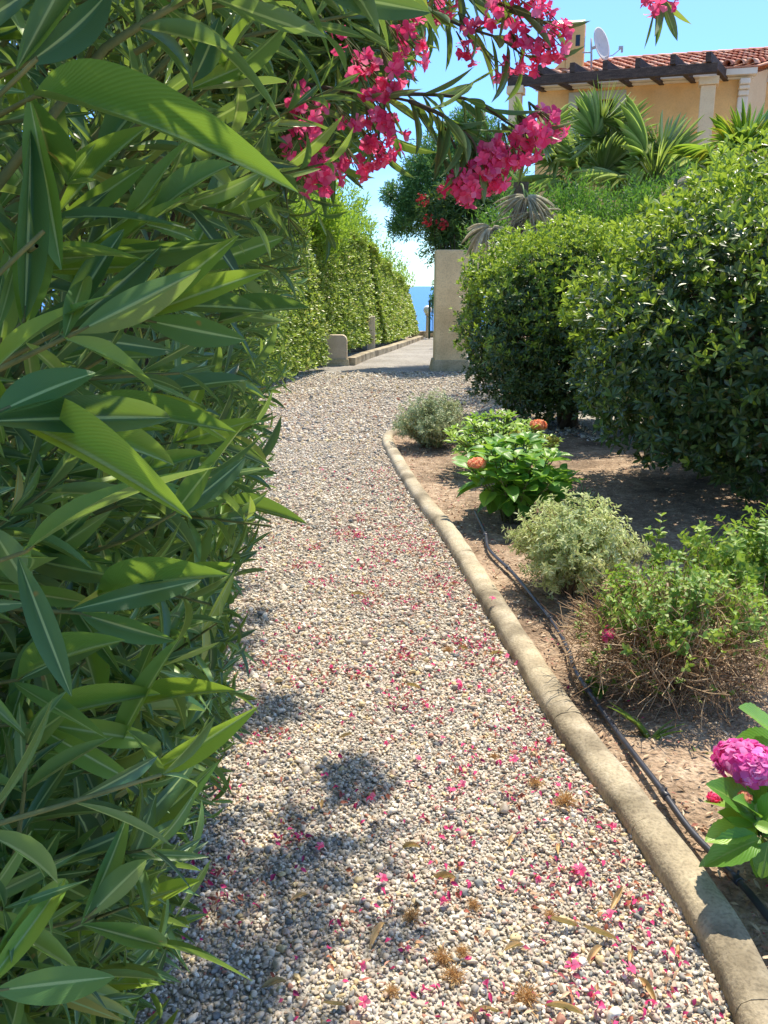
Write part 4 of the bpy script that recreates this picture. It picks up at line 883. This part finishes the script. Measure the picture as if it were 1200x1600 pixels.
# weeds
def weed(label, base, h, nb, m, w=.004):
    root = thing('grass_tuft', label, 'weed', tuple(base)); b = MB()
    for i in range(nb):
        a = random.uniform(0, 2 * math.pi); d_ = nrm(np.array((math.cos(a) * .5, math.sin(a) * .5, 1))); b.inst(leaf_t(8, 3, .3, .6, .6, .5), [base + (random.uniform(-.01, .01), random.uniform(-.01, .01), 0)], d_, (math.cos(a) * -1, math.sin(a) * -1, .5), h * random.uniform(.6, 1.1), w * 2)
    b.build('blades', m, root, smooth=True)
M_GRASS = leaf_mat('grass_blade', [(0, (.12, .28, .04)), (1, (.3, .42, .1))], trans=.3)
weed('thin green grass tuft in front of the brown twiggy bush', G(1015, 1165), .16, 9, M_GRASS)
weed('tiny pale weed sprouting near the hose below the twiggy bush', G(1095, 1190), .05, 8, M_GRASS)
hw = G(928, 1090); stem_shrub('small_weed', 'little bright green weed growing over the hose', 'weed', hw, .03, .07, 7, M_LANT, .024, .016, 4, 3, lo=.3, sr=.001)

def flower_dome(root, c, R, m, fl=.022, n=90, flat=.7, axis=(0, 0, 1)):
    b = MB(); q, qn = blob(n, c, (R, R, R * flat), 2, (.93, 1.02), 0, -.45, 0)
    for i, t in enumerate(T_HFL): b.inst(t, q[i::2], nrm(qn[i::2] + rng.normal(0, .18, qn[i::2].shape)), rand_unit(len(q[i::2])), fl * rng.uniform(.8, 1.15, len(q[i::2])), fl)
    v, f = ico(1); b.add(v * np.array((R, R, R * flat)) * .86 + np.array(c), f)
    return b.build('flower_head', m, root, smooth=True)
def hydrangea(label, base, R, H, nst, L, heads, young=.3, m=M_HYD, tm=T_HYD, wr=.62):
    root = thing('hydrangea', label, 'hydrangea', (base[0], base[1], 0)); sb, fb = MB(), MB()
    for i in range(nst):
        a = 2 * math.pi * i / nst * 2.4; rr = R * math.sqrt((i + .5) / nst); h = H * math.sqrt(max(.08, 1 - (rr / R) ** 2 * .8))
        e = np.array((base[0] + math.cos(a) * rr, base[1] + math.sin(a) * rr, h)); s0 = np.array((base[0] + math.cos(a) * rr * .25, base[1] + math.sin(a) * rr * .25, 0)); ts = np.linspace(0, 1, 7)[:, None]
        pts = s0 + (e - s0) * ts ** np.array([[1.4, 1.4, .9]]); sb.tube(pts, np.linspace(.006, .0035, 7), 6)
        ph = random.uniform(0, 3)
        for j, s in enumerate((1, .93, .80, .64, .46)):
            f_ = s * 6; k = min(int(f_), 5); p_ = pts[k] + (pts[k + 1] - pts[k]) * (f_ - k); t_ = nrm(pts[-1] - pts[-3])
            for sd in (0, math.pi):
                aa = ph + j * math.pi / 2 + sd + random.uniform(-.2, .2); el = .9 - j * .28 + random.uniform(-.15, .15)
                d_ = nrm(np.array((math.cos(aa), math.sin(aa), el))); l_ = L * (.55, .85, 1.05, 1.05, .95)[j] * random.uniform(.85, 1.1)
                q_ = p_ + d_ * l_ * .18; sb.tube([p_, q_], [.0028, .0022], 4, caps=False)
                fb.inst(tm[random.randrange(len(tm))], [q_], d_ + np.array((0, 0, -.15)), nrm(np.array((0, 0, 1)) + rng.normal(0, .22, 3)), l_, l_ * wr)
    fb.build('foliage', m, root, smooth=True); sb.build('stems', M_GST, root, smooth=True)
    for (c, r_, mm_) in heads:
        flower_dome(root, c, r_, mm_, r_ * .33, 80 if r_ > .05 else 45, .6)
        b = MB(); c = np.array(c); e = np.array((c[0] * .7 + base[0] * .3, c[1] * .7 + base[1] * .3, c[2] * .35)); b.tube([e, (e + c) / 2 + (0, 0, .02), c], [.004, .0035, .003], 6); b.build('flower_stalk', M_GST, root, smooth=True)
    return root
hb = G(806, 822) + (0, .08, 0)
hydrangea('leafy green hydrangea with one coral flower head on its left, nearest the kerb', hb, .37, .54, 30, .16, [(P(745, 724, 5.3), .052, M_HCOR)])
hb2 = G(778, 745)
M_HY2 = leaf_mat('light_hydrangea_leaf', [(0, (.16, .34, .04)), (.5, (.30, .50, .06)), (1, (.46, .62, .12))], rib=(.4, .5, .2), ribw=.06, trans=.35, tcol=(.45, .7, .06), rough=.4)
hydrangea('light green flowering shrub with orange and yellow heads behind the hydrangea', hb2, .50, .50, 90, .11, [(P(841, 664, hb2[1] - .15), .062, M_HCOR), (P(806, 680, hb2[1] - .3), .05, M_HYEL), (P(864, 687, hb2[1] - .25), .045, M_HYEL)], m=M_HY2, tm=T_PIT, wr=.42)
hb3 = G(1228, 1385)
h3 = hydrangea('near hydrangea with bright pink mop head at the lower right corner', hb3, .16, .33, 6, .14, [(P(1166, 1193, 1.93), .072, M_HPINK)])
b = MB(); sb = MB()
HL = [((1222, 1150), (1158, 1103), 2.1, .6), ((1230, 1172), (1155, 1150), 2.1, .3), ((1200, 1205), (1132, 1260), 1.9, .0), ((1190, 1285), (1123, 1218), 1.84, .4), ((1180, 1290), (1102, 1312), 1.78, .7), ((1188, 1312), (1106, 1338), 1.74, .1), ((1200, 1315), (1190, 1375), 1.72, .3), ((1190, 1280), (1225, 1235), 1.8, .4), ((1178, 1288), (1216, 1300), 1.75, .2), ((1180, 1275), (1165, 1240), 1.8, .5)]
hc = P(1186, 1290, 1.86)
for (a_, c_, Yd, k) in HL:
    p0, p1 = P(*a_, Yd + .03), P(*c_, Yd); d_ = p1 - p0; L_ = np.linalg.norm(d_)
    b.inst(T_HYD[random.randrange(3)], [p0], d_, nrm(np.array((-.1, -.45 + k * .4, .8))), L_, L_ * .6); b.tube([hc, (hc + p0) / 2 + (0, 0, -.01), p0], [.004, .003, .0025], 5, mi=1)
b.tube([hb3 + (-.02, -.02, 0), (hb3 + hc) / 2, hc], [.007, .006, .005], 7, mi=1)
b.build('large_leaves', [M_HYD, M_GST], h3, smooth=True)
flower_dome(h3, P(1163, 1246, 1.84), .014, M_HCOR, .010, 16); flower_dome(h3, P(1118, 1246, 2.02), .016, M_PINK, .010, 18)
# low palm seedling leaf near the hydrangea
ps = G(905, 792); psr = thing('palm_seedling', 'small grey palm seedling leaf between the hydrangea and the large shrub', 'plant', tuple(ps)); b = MB(); fan(b, ps + (0, 0, .03), (.2, 0, 1), (0, -1, .3), .15, 14, 80, .2, 0, .05); b.build('blade', M_SILV2, psr, smooth=True)

# ------------------------------------------------------------------ near oleander (left)
ole = thing('oleander', 'huge near oleander with long dark leaves and pink flowers filling the left side', 'oleander', (-1.0, 2.5, 0))
def xface(y, z):
    base = -.50 - .075 * (y - 1.2)
    return base + .17 * np.clip(z, 0, 1.5) + np.where(z > 1.5, (z - 1.5) * .45, 0) + .06 * np.sin(y * 3.1 + z * 2.3) + .04 * np.sin(z * 6.1 + y * 5)
SIL = [(-400, 700), (0, 690), (60, 660), (120, 640), (170, 560), (240, 560), (275, 520), (300, 455), (400, 468), (480, 472), (560, 440), (640, 425), (700, 400), (800, 420), (850, 385), (900, 350), (1100, 352), (1200, 365), (1300, 300), (1450, 290), (1600, 262), (2200, 255)]
def sil_ok(p, slack=0):
    px, py = proj(p); return px < np.interp(py, [a for a, _ in SIL], [c for _, c in SIL]) + slack
LP, LD, LU, LL = [], [], [], []; stems = MB()
def shoot(p0, d, length, nwh, L, spread=(30, 62), tubew=.0035, droop=.0, check=True, mind=.80, slack=0, rootback=.2):
    d = nrm(d); p0 = np.array(p0, float)
    ts = np.linspace(0, 1, 6)[:, None]; bend = rng.normal(0, .04, 3); pts = p0 + d * length * ts + (bend * length * 2 + np.array((0, 0, -droop * length))) * ts ** 2
    kept = 0; a0 = random.uniform(0, 6)
    pl, dl, ul, ll = [], [], [], []
    for j in range(nwh):
        s = .15 + .85 * j / (nwh - 1); f = s * 5; k = min(int(f), 4); p_ = pts[k] + (pts[k + 1] - pts[k]) * (f - k); t_ = nrm(pts[k + 1] - pts[k])
        r1 = nrm(np.cross(t_, (.2, .3, .9))); r2 = np.cross(t_, r1)
        sp = math.radians(spread[1] + (spread[0] - spread[1]) * s + random.uniform(-8, 8))
        for m_ in range(3):
            ph = a0 + j * 1.05 + m_ * 2.094 + random.uniform(-.2, .2); o_ = r1 * math.cos(ph) + r2 * math.sin(ph)
            pl.append(p_); dl.append(nrm(t_ * math.cos(sp) + o_ * math.sin(sp) + np.array((0, 0, -.1)))); ul.append(nrm(t_ * math.sin(sp) - o_ * math.cos(sp) + rng.normal(0, .15, 3))); ll.append(L * random.uniform(.72, 1.12) * (1 - .45 * max(0, s - .8) / .2))
    pl, dl, ul, ll = map(np.array, (pl, dl, ul, ll)); tips = pl + dl * ll[:, None]
    ok = np.linalg.norm(tips - (0, 0, CH), axis=1) > mind
    ok &= (tips[:, 1] > .30) & (tips[:, 2] > .01)
    if check: slack = slack + random.gauss(-8, 26)
    if check: ok &= sil_ok(tips, slack + 25) & sil_ok(pl + dl * ll[:, None] * .5, slack)
    if ok.sum() < 2: return False
    LP.append(pl[ok]); LD.append(dl[ok]); LU.append(ul[ok]); LL.append(ll[ok])
    if sil_ok(pts[-1], slack)[0] or not check:
        stems.tube(np.vstack([p0 - nrm(np.array((d[0], d[1] * .5, .9))) * rootback, pts]), np.r_[tubew * 1.5, np.linspace(tubew * 1.2, tubew * .5, 6)], 5, caps=False)
    return True
for i in range(420):
    y = random.uniform(.75, 2.6); z = random.uniform(.0, .85); x = float(xface(y, z)) - random.choice((.0, .1, .22, .4)) - .08
    shoot((x, y, z + .02), (random.uniform(.3, 1), random.uniform(-.7, .35), random.uniform(0, .9)), random.uniform(.2, .32), random.randint(4, 6), random.uniform(.105, .15))
cnt = 0
for i in range(2600):
    y = .35 + 5.2 * random.random() ** 1.15; z = random.uniform(.02, 2.55)
    dep = random.choice((.10, .2, .34, .5, .7)) * random.uniform(.8, 1.2)
    x = float(xface(y, z)) - dep - .08
    d = np.array((random.uniform(.35, 1), random.uniform(-.8, .35), random.uniform(-.15, .95)))
    if shoot((x, y, z), d, random.uniform(.22, .38), random.randint(5, 7), random.uniform(.10, .145)): cnt += 1
    if cnt > 900: break
# overhead canopy reaching over the path
for i in range(330):
    px = random.uniform(330, 690); py = random.uniform(-90, 255); Yd = random.uniform(2.2, 3.3)
    if px > 640 - max(0, py) * .55 + 40: continue
    p_ = P(px, py, Yd); shoot(p_ - np.array((.12, 0, .02)), (random.uniform(.2, 1), random.uniform(-.7, .5), random.uniform(-.7, .5)), random.uniform(.18, .3), random.randint(4, 6), random.uniform(.085, .12), droop=.25, slack=15)
# back filler so that little light leaks through the heart of the bush
for i in range(700):
    y = random.uniform(.3, 6.0); z = random.uniform(.05, 2.9); x = float(xface(y, min(z, 2))) - random.uniform(.75, 1.5)
    shoot((x, y, z), rand_unit(1)[0] + np.array((.3, 0, .3)), .3, 5, .16, check=False, mind=.7)
# out-of-frame crown overhead at the left whose shade falls on the near leaves and the path edge
for i in range(170):
    y = random.uniform(1.0, 4.4); z = random.uniform(2.25, 2.95); x = random.uniform(-1.5, -.12 - .05 * y)
    shoot((x, y, z), rand_unit(1)[0] + np.array((.2, -.1, .2)), .3, 5, .14, check=False, mind=.6)
for (px, py, rr_, nn_) in [(545, 1215, .09, 6), (515, 1240, .06, 3), (430, 1345, .13, 9), (400, 1440, .15, 10), (385, 960, .08, 4), (420, 1110, .09, 5), (350, 1130, .1, 6), (585, 1440, .05, 2), (340, 1560, .16, 10), (560, 1325, .04, 2)]:  # added leaf clumps above the view, set sunward to cast path shadow patches
    g0 = G(px, py); ct = g0 + np.array(TS) * (2.72 / TS.z)
    for _ in range(max(3, int(nn_ * 1.7))):
        shoot(ct + rng.normal(0, 1, 3) * np.array((rr_, rr_, .08)) * .5, rand_unit(1)[0] * .6 + np.array((.4, -.2, .05)), .13, 5, .105, check=False, mind=.6, rootback=.1)
    stems.tube([np.array((-1.1, ct[1] + .3, 1.9)), (np.array((-1.1, ct[1] + .3, 1.9)) + ct) / 2 + (0, 0, .25), ct], [.012, .009, .004], 6, caps=False)
# flowering branches against the sky
def poly_branch(pxs, r0, r1, name='branch'):
    pts = smooth_line([P(*q) for q in pxs], 26); b = MB(); b.tube(pts, np.linspace(r0, r1, 26), 7); b.build(name, M_STEM, ole, smooth=True); return pts
BR = [
 [(300, 135, 2.4), (440, 128, 2.1), (560, 147, 1.95), (640, 158, 1.9), (690, 192, 1.88), (712, 232, 1.86)],
 [(560, 147, 1.95), (680, 148, 1.93), (745, 160, 1.9), (790, 190, 1.9), (815, 205, 1.9)],
 [(640, 158, 1.9), (690, 180, 1.86), (735, 215, 1.85), (745, 240, 1.85)],
 [(520, -60, 2.2), (640, 0, 2.1), (720, 40, 2.05), (780, 60, 2.0), (815, 85, 2.0)],
 [(600, -80, 2.2), (720, -20, 2.1), (790, 10, 2.0), (860, 40, 2.0)],
 [(860, -160, 2.1), (950, -90, 2.0), (1010, -40, 2.0), (1030, -12, 2.0)],
 [(380, 60, 2.5), (470, 110, 2.3), (520, 180, 2.2), (520, 240, 2.15)],
 [(450, 20, 2.4), (560, 80, 2.2), (600, 150, 2.15), (590, 220, 2.1)],
 [(420, 90, 2.4), (450, 150, 2.3), (478, 190, 2.25)]]
for br in BR:
    pts = poly_branch(br, .0065 if br is BR[0] else .005, .0022)
    for k in range(7, 26, 2):
        if br in (BR[5],) and k < 22: continue
        t_ = nrm(pts[min(k + 1, 25)] - pts[k - 1]); a0 = random.uniform(0, 6); r1 = nrm(np.cross(t_, (.1, .2, .95))); r2 = np.cross(t_, r1)
        for m_ in range(3):
            if random.random() < (.25 if br not in (BR[3], BR[4]) else .4): continue
            ph = a0 + m_ * 2.1; sp = math.radians(random.uniform(30, 70)); o_ = r1 * math.cos(ph) + r2 * math.sin(ph)
            LP.append(pts[k][None]); LD.append(nrm(t_ * math.cos(sp) + o_ * math.sin(sp) + np.array((0, 0, -.45)))[None]); LU.append(nrm(t_ * .8 - o_ * .6 + np.array((0, 0, .3)))[None]); LL.append(np.array([random.uniform(.095, .14)]))
LP, LD, LU, LL = np.vstack(LP), np.vstack(LD), np.vstack(LU), np.concatenate(LL)
fb = MB(); sel = rng.integers(0, len(T_OLE), len(LP))
for i, t in enumerate(T_OLE):
    q = sel == i; fb.inst(t, LP[q], LD[q], LU[q], LL[q], LL[q] * rng.uniform(.12, .165, q.sum()))
fb.build('foliage', M_OLE, ole, smooth=True)
stems.build('shoots', M_GST, ole, smooth=True)
tb = MB()
for i in range(20):
    y = 1.9 + i * .2; p0 = np.array((-1.35 + random.uniform(-.2, .2) - .05 * y, y, 0)); e = np.array((float(xface(y, 2)) - .55, y + random.uniform(-.3, .3), random.uniform(1.5, 2.6)))
    ts = np.linspace(0, 1, 8)[:, None]; tb.tube(p0 + (e - p0) * ts + rng.normal(0, .02, (8, 3)), np.linspace(.02, .006, 8), 7)
tb.build('trunk', M_STEM, ole, smooth=True)
# the big leaves nearest the camera: base px, tip px, apparent width
HERO = [((55, 150), (395, 206), 66), ((40, 100), (200, -5), 55), ((22, 100), (86, 265), 36), ((-20, 62), (90, 4), 36), ((38, 500), (52, 205), 58), ((78, 355), (190, 192), 46), ((192, 368), (285, 195), 44), ((235, 340), (350, 238), 42), ((128, 398), (362, 388), 46), ((105, 512), (256, 386), 50), ((118, 520), (310, 425), 60), ((-12, 582), (106, 452), 58), ((228, 500), (376, 532), 48), ((56, 575), (215, 592), 34), ((-10, 648), (144, 572), 78), ((14, 655), (236, 728), 72), ((248, 612), (386, 586), 36), ((40, 862), (256, 700), 64), ((8, 738), (176, 746), 22), ((66, 872), (162, 803), 40), ((195, 758), (304, 782), 34), ((165, 792), (366, 782), 32), ((272, 802), (336, 722), 44), ((352, 788), (456, 797), 26), ((-15, 822), (48, 926), 50), ((60, 990), (12, 1085), 40), ((125, 958), (272, 1003), 46), ((28, 1062), (146, 985), 48), ((-8, 1050), (92, 948), 34), ((-20, 1240), (130, 1205), 42), ((178, 1178), (258, 1008), 42), ((240, 1204), (376, 1130), 44), ((-20, 1300), (92, 1345), 40), ((118, 1275), (292, 1270), 28), ((138, 1432), (228, 1338), 46), ((212, 1422), (298, 1374), 36), ((28, 1525), (96, 1420), 40), ((-10, 1548), (176, 1524), 58), ((238, 1476), (366, 1490), 22), ((160, 1538), (240, 1534), 26), ((100, 930), (162, 1092), 36), ((345, 120), (388, -5), 44), ((300, 128), (352, 30), 44), ((505, -12), (668, 18), 48), ((0, 545), (20, 380), 50), ((150, 250), (240, 130), 40), ((5, 330), (75, 340), 36), ((70, 420), (140, 350), 52), ((150, 940), (300, 870), 44), ((30, 870), (190, 905), 40), ((60, 1130), (250, 1160), 42), ((10, 1180), (120, 1100), 44), ((60, 1400), (160, 1290), 40), ((0, 1440), (150, 1455), 40), ((120, 650), (330, 640), 44), ((280, 690), (400, 655), 34), ((240, 480), (400, 470), 40), ((330, 330), (440, 300), 34), ((300, 420), (440, 372), 36), ((340, 505), (455, 462), 36), ((250, 930), (360, 880), 32), ((200, 1110), (330, 1060), 34), ((230, 1290), (330, 1215), 34)]
hbm, hsm = MB(), MB()
hsel = []
for i, (a_, c_, w_) in enumerate(HERO):
    dpt = min(1.35, max(.56, 1350 * .030 / w_)); dq = random.uniform(-.05, .05)
    def atd(px, py, dd):
        r = ray(px, py); return np.array((0, 0, CH)) + r * dd      # dd = depth along the view axis
    p0, p1 = atd(*a_, dpt + .05 + dq), atd(*c_, dpt - dq); d_ = p1 - p0; L_ = np.linalg.norm(d_)
    view = nrm(np.array((0, 0, CH)) - (p0 + p1) / 2); dn = nrm(d_); lat = np.cross(dn, view)
    up = view + lat * random.choice((-1, 1)) * random.uniform(.1, .75) + np.array((0, 0, .35)); up = up if random.random() > .12 else -up
    t = T_HERO[random.randrange(len(T_HERO))]
    hbm.inst(t, [p0], d_, up, L_ * 1.02, w_ * dpt / 1350 * 1.0)
    back = p0 + nrm(np.array((-.75, .45, -.25)) - dn * .4) * .22
    hsm.tube([back, (back + p0) / 2 + rng.normal(0, .008, 3), p0, p0 + dn * .012], [.0034, .0028, .0018, .0012], 6, caps=False)
    # two companions of the same whorl behind
    for k in range(2):
        dv = nrm(dn + rand_unit(1)[0] * .9 - view * .55); t = T_HERO[random.randrange(len(T_HERO))]; l_ = random.uniform(.11, .15)
        tip = p0 + dv * l_
        if sil_ok(tip, 0)[0] and tip[1] > .5: hbm.inst(t, [p0 - dn * .01], dv, view + rng.normal(0, .5, 3) + np.array((0, 0, .4)), l_, l_ * .18)
hbm.build('large_leaves', M_HERO, ole, smooth=True); hsm.build('leaf_stalks', M_GST, ole, smooth=True)
# pink flower clusters
CL = [(512, 272, 2.15, .055, 26), (492, 285, 2.1, .03, 10), (556, 258, 2.1, .035, 12), (598, 245, 2.08, .04, 14), (594, 205, 2.1, .045, 18), (600, 180, 2.2, .03, 9), (575, 132, 2.2, .045, 15), (618, 112, 2.15, .045, 16), (640, 85, 2.2, .03, 8), (480, 182, 2.25, .045, 15), (472, 148, 2.3, .03, 8), (486, 205, 2.2, .03, 8), (455, 235, 2.25, .02, 4), (690, 14, 2.1, .03, 8), (738, 55, 2.05, .03, 7), (735, 85, 2.05, .02, 4), (798, 12, 1.98, .06, 26), (822, -5, 2.0, .05, 16), (820, 85, 1.98, .04, 10), (775, 108, 1.98, .026, 4), (862, 66, 1.96, .036, 11), (872, 48, 2.0, .024, 5), (845, 90, 1.97, .03, 6), (850, 198, 1.88, .040, 15), (832, 215, 1.87, .036, 14), (808, 232, 1.86, .040, 18), (785, 250, 1.86, .040, 18), (762, 272, 1.85, .045, 22), (738, 292, 1.84, .045, 22), (716, 286, 1.84, .028, 8), (1032, 0, 1.97, .035, 9), (650, 40, 2.2, .03, 7), (545, 200, 2.2, .03, 7), (560, 95, 2.3, .03, 6), (520, 60, 2.4, .025, 5), (625, 70, 2.2, .03, 6), (605, 150, 2.15, .03, 8)]
for (px, py, Yd, r, nf) in CL + [(585, 160, 2.0, .028, 7), (467, 165, 2.0, .03, 7), (470, 215, 2.0, .028, 6), (640, 60, 2.05, .025, 5), (585, 235, 2.0, .03, 7)]:
    if px < 660: Yd = min(Yd, 1.92); nf = max(4, int(nf * .62)); r *= .85
    c_ = P(px, py, Yd); q, qn = blob(nf, c_, (r, r * .9, r * .85), 2, (.35, 1.0), 0, -1); b = MB()
    fd = nrm(qn + np.array((.15, -.35, -.25)) + rng.normal(0, .25, qn.shape)); sel = rng.integers(0, 3, len(q))
    for i, t in enumerate(T_FLO): b.inst(t, q[sel == i], fd[sel == i], rand_unit((sel == i).sum()), .018 * rng.uniform(.8, 1.15, (sel == i).sum()), .018)
    fo = b.build('flower_cluster', M_PINK, ole, smooth=True)
    b = MB(); nr0 = c_ + np.array((-.03, .02, .05))
    for p_ in q[:12]: b.tube([nr0, (nr0 + p_) / 2, p_], [.0016, .0012, .001], 4, caps=False)
    b.build('flower_stalks', M_GST, fo, smooth=True)

# ------------------------------------------------------------------ litter on the gravel and the bed
def flakes(b, x, y, z, L, wr, tms, flat=.35):
    n_ = len(x); th = rng.uniform(0, 2 * np.pi, n_); d = np.stack([np.cos(th), np.sin(th), rng.normal(0, flat * .5, n_)], 1); up = np.stack([rng.normal(0, flat, n_), rng.normal(0, flat, n_), np.ones(n_)], 1)
    sel = rng.integers(0, len(tms), n_); pos = np.stack([x, y, z], 1)
    for i, t in enumerate(tms): q = sel == i; b.inst(t, pos[q], d[q], up[q], L[q], L[q] * wr)
# bed litter
n_ = 60000; y = 1.3 + 7.2 * rng.random(n_) ** 1.3; x = rng.uniform(0, 4.2, n_); k = is_bed(x, y) & (x > kerb_x(y) + .07) & (rng.random(n_) < .12 + .9 * np.exp(-(x - kerb_x(y)) / .55)); x, y = x[k], y[k]; z = lump(x, y) + .024 + rng.uniform(0, .014, len(x))
b = MB(); flakes(b, x, y, z, (.007 + .032 * rng.random(len(x)) ** 2.0), .30, T_SML + T_NDL, .45); b.build('leaf_litter', M_LITT, smooth=True, kind='stuff')
# litter strip on gravel
n_ = 6500; y = 1.3 + 12.5 * rng.random(n_) ** 1.2; e = rng.random(n_); x = np.where(e < .5, kerb_x(np.minimum(y, tipY)) - .08 - rng.exponential(.22, n_), rng.uniform(-1.2, 1.2, n_)); k = (x > -.9 - .14 * y) & (x < kerb_x(np.minimum(y, tipY)) - .08); x, y = x[k], y[k]
n2 = 9000; y2 = rng.uniform(8.6, 14, n2); x2 = -.14 * y2 + rng.uniform(-.2, 1.0, n2) * rng.random(n2) * 1.4; x = np.r_[x, x2]; y = np.r_[y, y2]
b = MB(); flakes(b, x, y, np.full(len(x), .020) + rng.uniform(0, .006, len(x)), .008 + .026 * rng.random(len(x)) ** 2, .3, T_SML + T_NDL, .3); b.build('dry_leaf_bits', M_LITT, smooth=True, kind='stuff')
# petals
n_ = 3000; y = 1.3 + 5.8 * rng.random(n_) ** 1.25; e = rng.random(n_)
cl = rng.uniform(0, 1, (85, 2)); x = np.where(e < .3, kerb_x(y) - .09 - rng.exponential(.30, n_), rng.uniform(-.75, 1.0, n_))
g_ = rng.integers(0, 60, n_); gm = e > .52; gy_ = 1.35 + 4.2 * cl[g_, 1] ** 1.2; gx_ = -.55 + (kerb_x(gy_) + .45) * cl[g_, 0] ** .7; y = np.where(gm, gy_ + rng.normal(0, .035 + .05 * cl[g_, 0], n_), y); x = np.where(gm, gx_ + rng.normal(0, .045, n_), x)
k = (x > -.6 - .1 * y) & (x < kerb_x(y) + .35) & ~((x > kerb_x(y) - .085) & (x < kerb_x(y) + .085)) & (y > 1.25); x, y = x[k], y[k]
T_PET = [leaf_t(4, 3, .65, .6, 1.6, b_, .12, twist=tw) for b_, tw in ((.5, .4), (.9, -.9), (-.4, 1.3))]
b = MB(); flakes(b, x, y, np.full(len(x), .021) + rng.uniform(0, .008, len(x)), rng.uniform(.009, .021, len(x)), .66, T_PET, .5); b.build('fallen_petals', M_FALL, smooth=True, kind='stuff')
# whole fallen blossoms: one built, the rest copied
fb_ = MB(); fb_.inst(T_FLO[1], [(0, 0, .012)], (.25, .1, .9), (1, 0, 0), .020, .021); proto = fb_.build('fallen_blossom', M_PINK, None, smooth=True, loc=(0, 0, 0))
proto2m = MB(); proto2m.inst(T_FLO[2], [(0, 0, .012)], (.9, .1, .35), (0, 0, 1), .020, .021); proto2m = proto2m.build('fallen_blossom', M_PINK, None, smooth=True, loc=(0, 0, 0))
BL = [(483, 888), (497, 893), (555, 1130), (640, 1236), (652, 1200), (720, 1082), (745, 1086), (715, 1078), (703, 1250), (825, 1078), (790, 1036), (812, 1050), (560, 1520), (572, 1582), (500, 1340), (905, 1375), (910, 1398), (895, 1380), (890, 1528), (980, 1534), (960, 1305), (945, 1300), (765, 1090), (530, 842), (760, 1010), (1140, 1545), (600, 1390), (660, 1010), (870, 1240), (770, 1040), (700, 1120), (690, 1165), (610, 1075), (665, 1290), (740, 1330), (605, 1170), (520, 1050), (840, 1380), (700, 1420), (955, 1450), (800, 1200), (860, 1170), (650, 960), (560, 880), (505, 740), (600, 810), (760, 1560), (640, 1500), (1020, 1590), (930, 1590), (725, 1240), (585, 1260), (670, 1560)]
for i, (px, py) in enumerate(BL):
    o = proto if i == 0 else (proto2m if i == 1 else (proto if random.random() < .6 else proto2m).copy())
    if i > 1: COL.objects.link(o)
    q = G(px, py); o.location = (q[0], q[1], .016); o.rotation_euler = (random.uniform(-.4, .4), random.uniform(-.4, .4), random.uniform(0, 6)); s = random.uniform(.6, .95); o.scale = (s, s * random.uniform(.55, .9), s)
    tag(o, 'whole bright pink oleander blossom fallen on the gravel path', 'blossom', 'pink blossoms fallen on the gravel')
kb = proto.copy(); COL.objects.link(kb); q = Z(769, 940, .082); kb.location = tuple(q); tag(kb, 'single red blossom lying on top of the concrete kerb', 'blossom'); kb.name = 'fallen_blossom'
kb.scale = (.8, .8, .8)
if 'group' in kb: del kb['group']
# dry tufts
TF = [(882, 1262, .047), (836, 1232, .03), (643, 1442, .03), (692, 1508, .032), (722, 1498, .024), (708, 1536, .034), (822, 1572, .042), (740, 1424, .024), (700, 1022, .03), (612, 1560, .024), (860, 1440, .022), (772, 1190, .02)]
tv_ = []
for kk in range(3):
    b = MB(); q, qn = blob(150, (0, 0, .16), (.75, .6, .28), 2, (.1, 1), .2, -.8, kk)
    b.inst(T_NDL[0], q, qn + rng.normal(0, .5, qn.shape), rand_unit(len(q)), rng.uniform(.25, .6, len(q)), .05); b.inst(T_NDL[1], q * .9, rand_unit(len(q)), rand_unit(len(q)), rng.uniform(.3, .7, len(q)), .06)
    tv_.append(b.build('dry_flower_tuft', M_TUFT, None, smooth=True, loc=(0, 0, 0)))
for i, (px, py, s) in enumerate(TF):
    o = tv_[i] if i < 3 else tv_[i % 3].copy()
    if i >= 3: COL.objects.link(o)
    q = G(px, py); o.location = (q[0], q[1], .016); o.scale = (s, s, s); o.rotation_euler = (0, 0, random.uniform(0, 6))
    tag(o, 'small fluffy tan dried flower tuft lying on the gravel', 'dried flower', 'tan dried tufts on the gravel')
    if i == 0: o['label'] = 'largest fluffy tan dried tuft on the gravel, near the kerb'; del o['group']
# larger dry leaves
M_DLEAF = leaf_mat('fallen_dry_leaf', [(0, (.36, .22, .10)), (.5, (.52, .34, .16)), (1, (.66, .50, .28))], rib=(.6, .45, .25), ribw=.06, trans=.15, rough=.6)
dl = []
for kk in range(4):
    b = MB(); b.inst(leaf_t(14, 5, .5, .8, 1.2, (.3, -.2, .5, .1)[kk], .02, twist=(.5, -1, 1.4, -.6)[kk]), [(0, -.5, .05)], (0, 1, .05), (0, 0, 1), 1, .2); dl.append(b.build('fallen_leaf', M_DLEAF, None, smooth=True, loc=(0, 0, 0)))
DL = [(802, 1490), (880, 1478 - 20), (720, 1018), (775, 1028), (606, 882), (750, 1138), (925, 1505), (1010, 1560), (470, 1410), (522, 1585), (425, 1548), (560, 935), (800, 1320), (873, 1342), (985, 1500), (645, 1080), (500, 1265), (960, 1420), (690, 1380), (1060, 1500), (590, 1470), (540, 1160), (640, 1330), (880, 1590), (760, 1590), (935, 1475)]
for i, (px, py) in enumerate(DL):
    o = dl[i] if i < 4 else dl[i % 4].copy()
    if i >= 4: COL.objects.link(o)
    q = G(px, py); s = random.uniform(.05, .085); o.location = (q[0], q[1], .017); o.scale = (s, s, s); o.rotation_euler = (random.uniform(-.1, .1), random.uniform(-.1, .3), random.uniform(0, 6))
    tag(o, 'dry curled brown oleander leaf lying on the gravel path', 'dry leaf', 'dry brown leaves on the gravel')
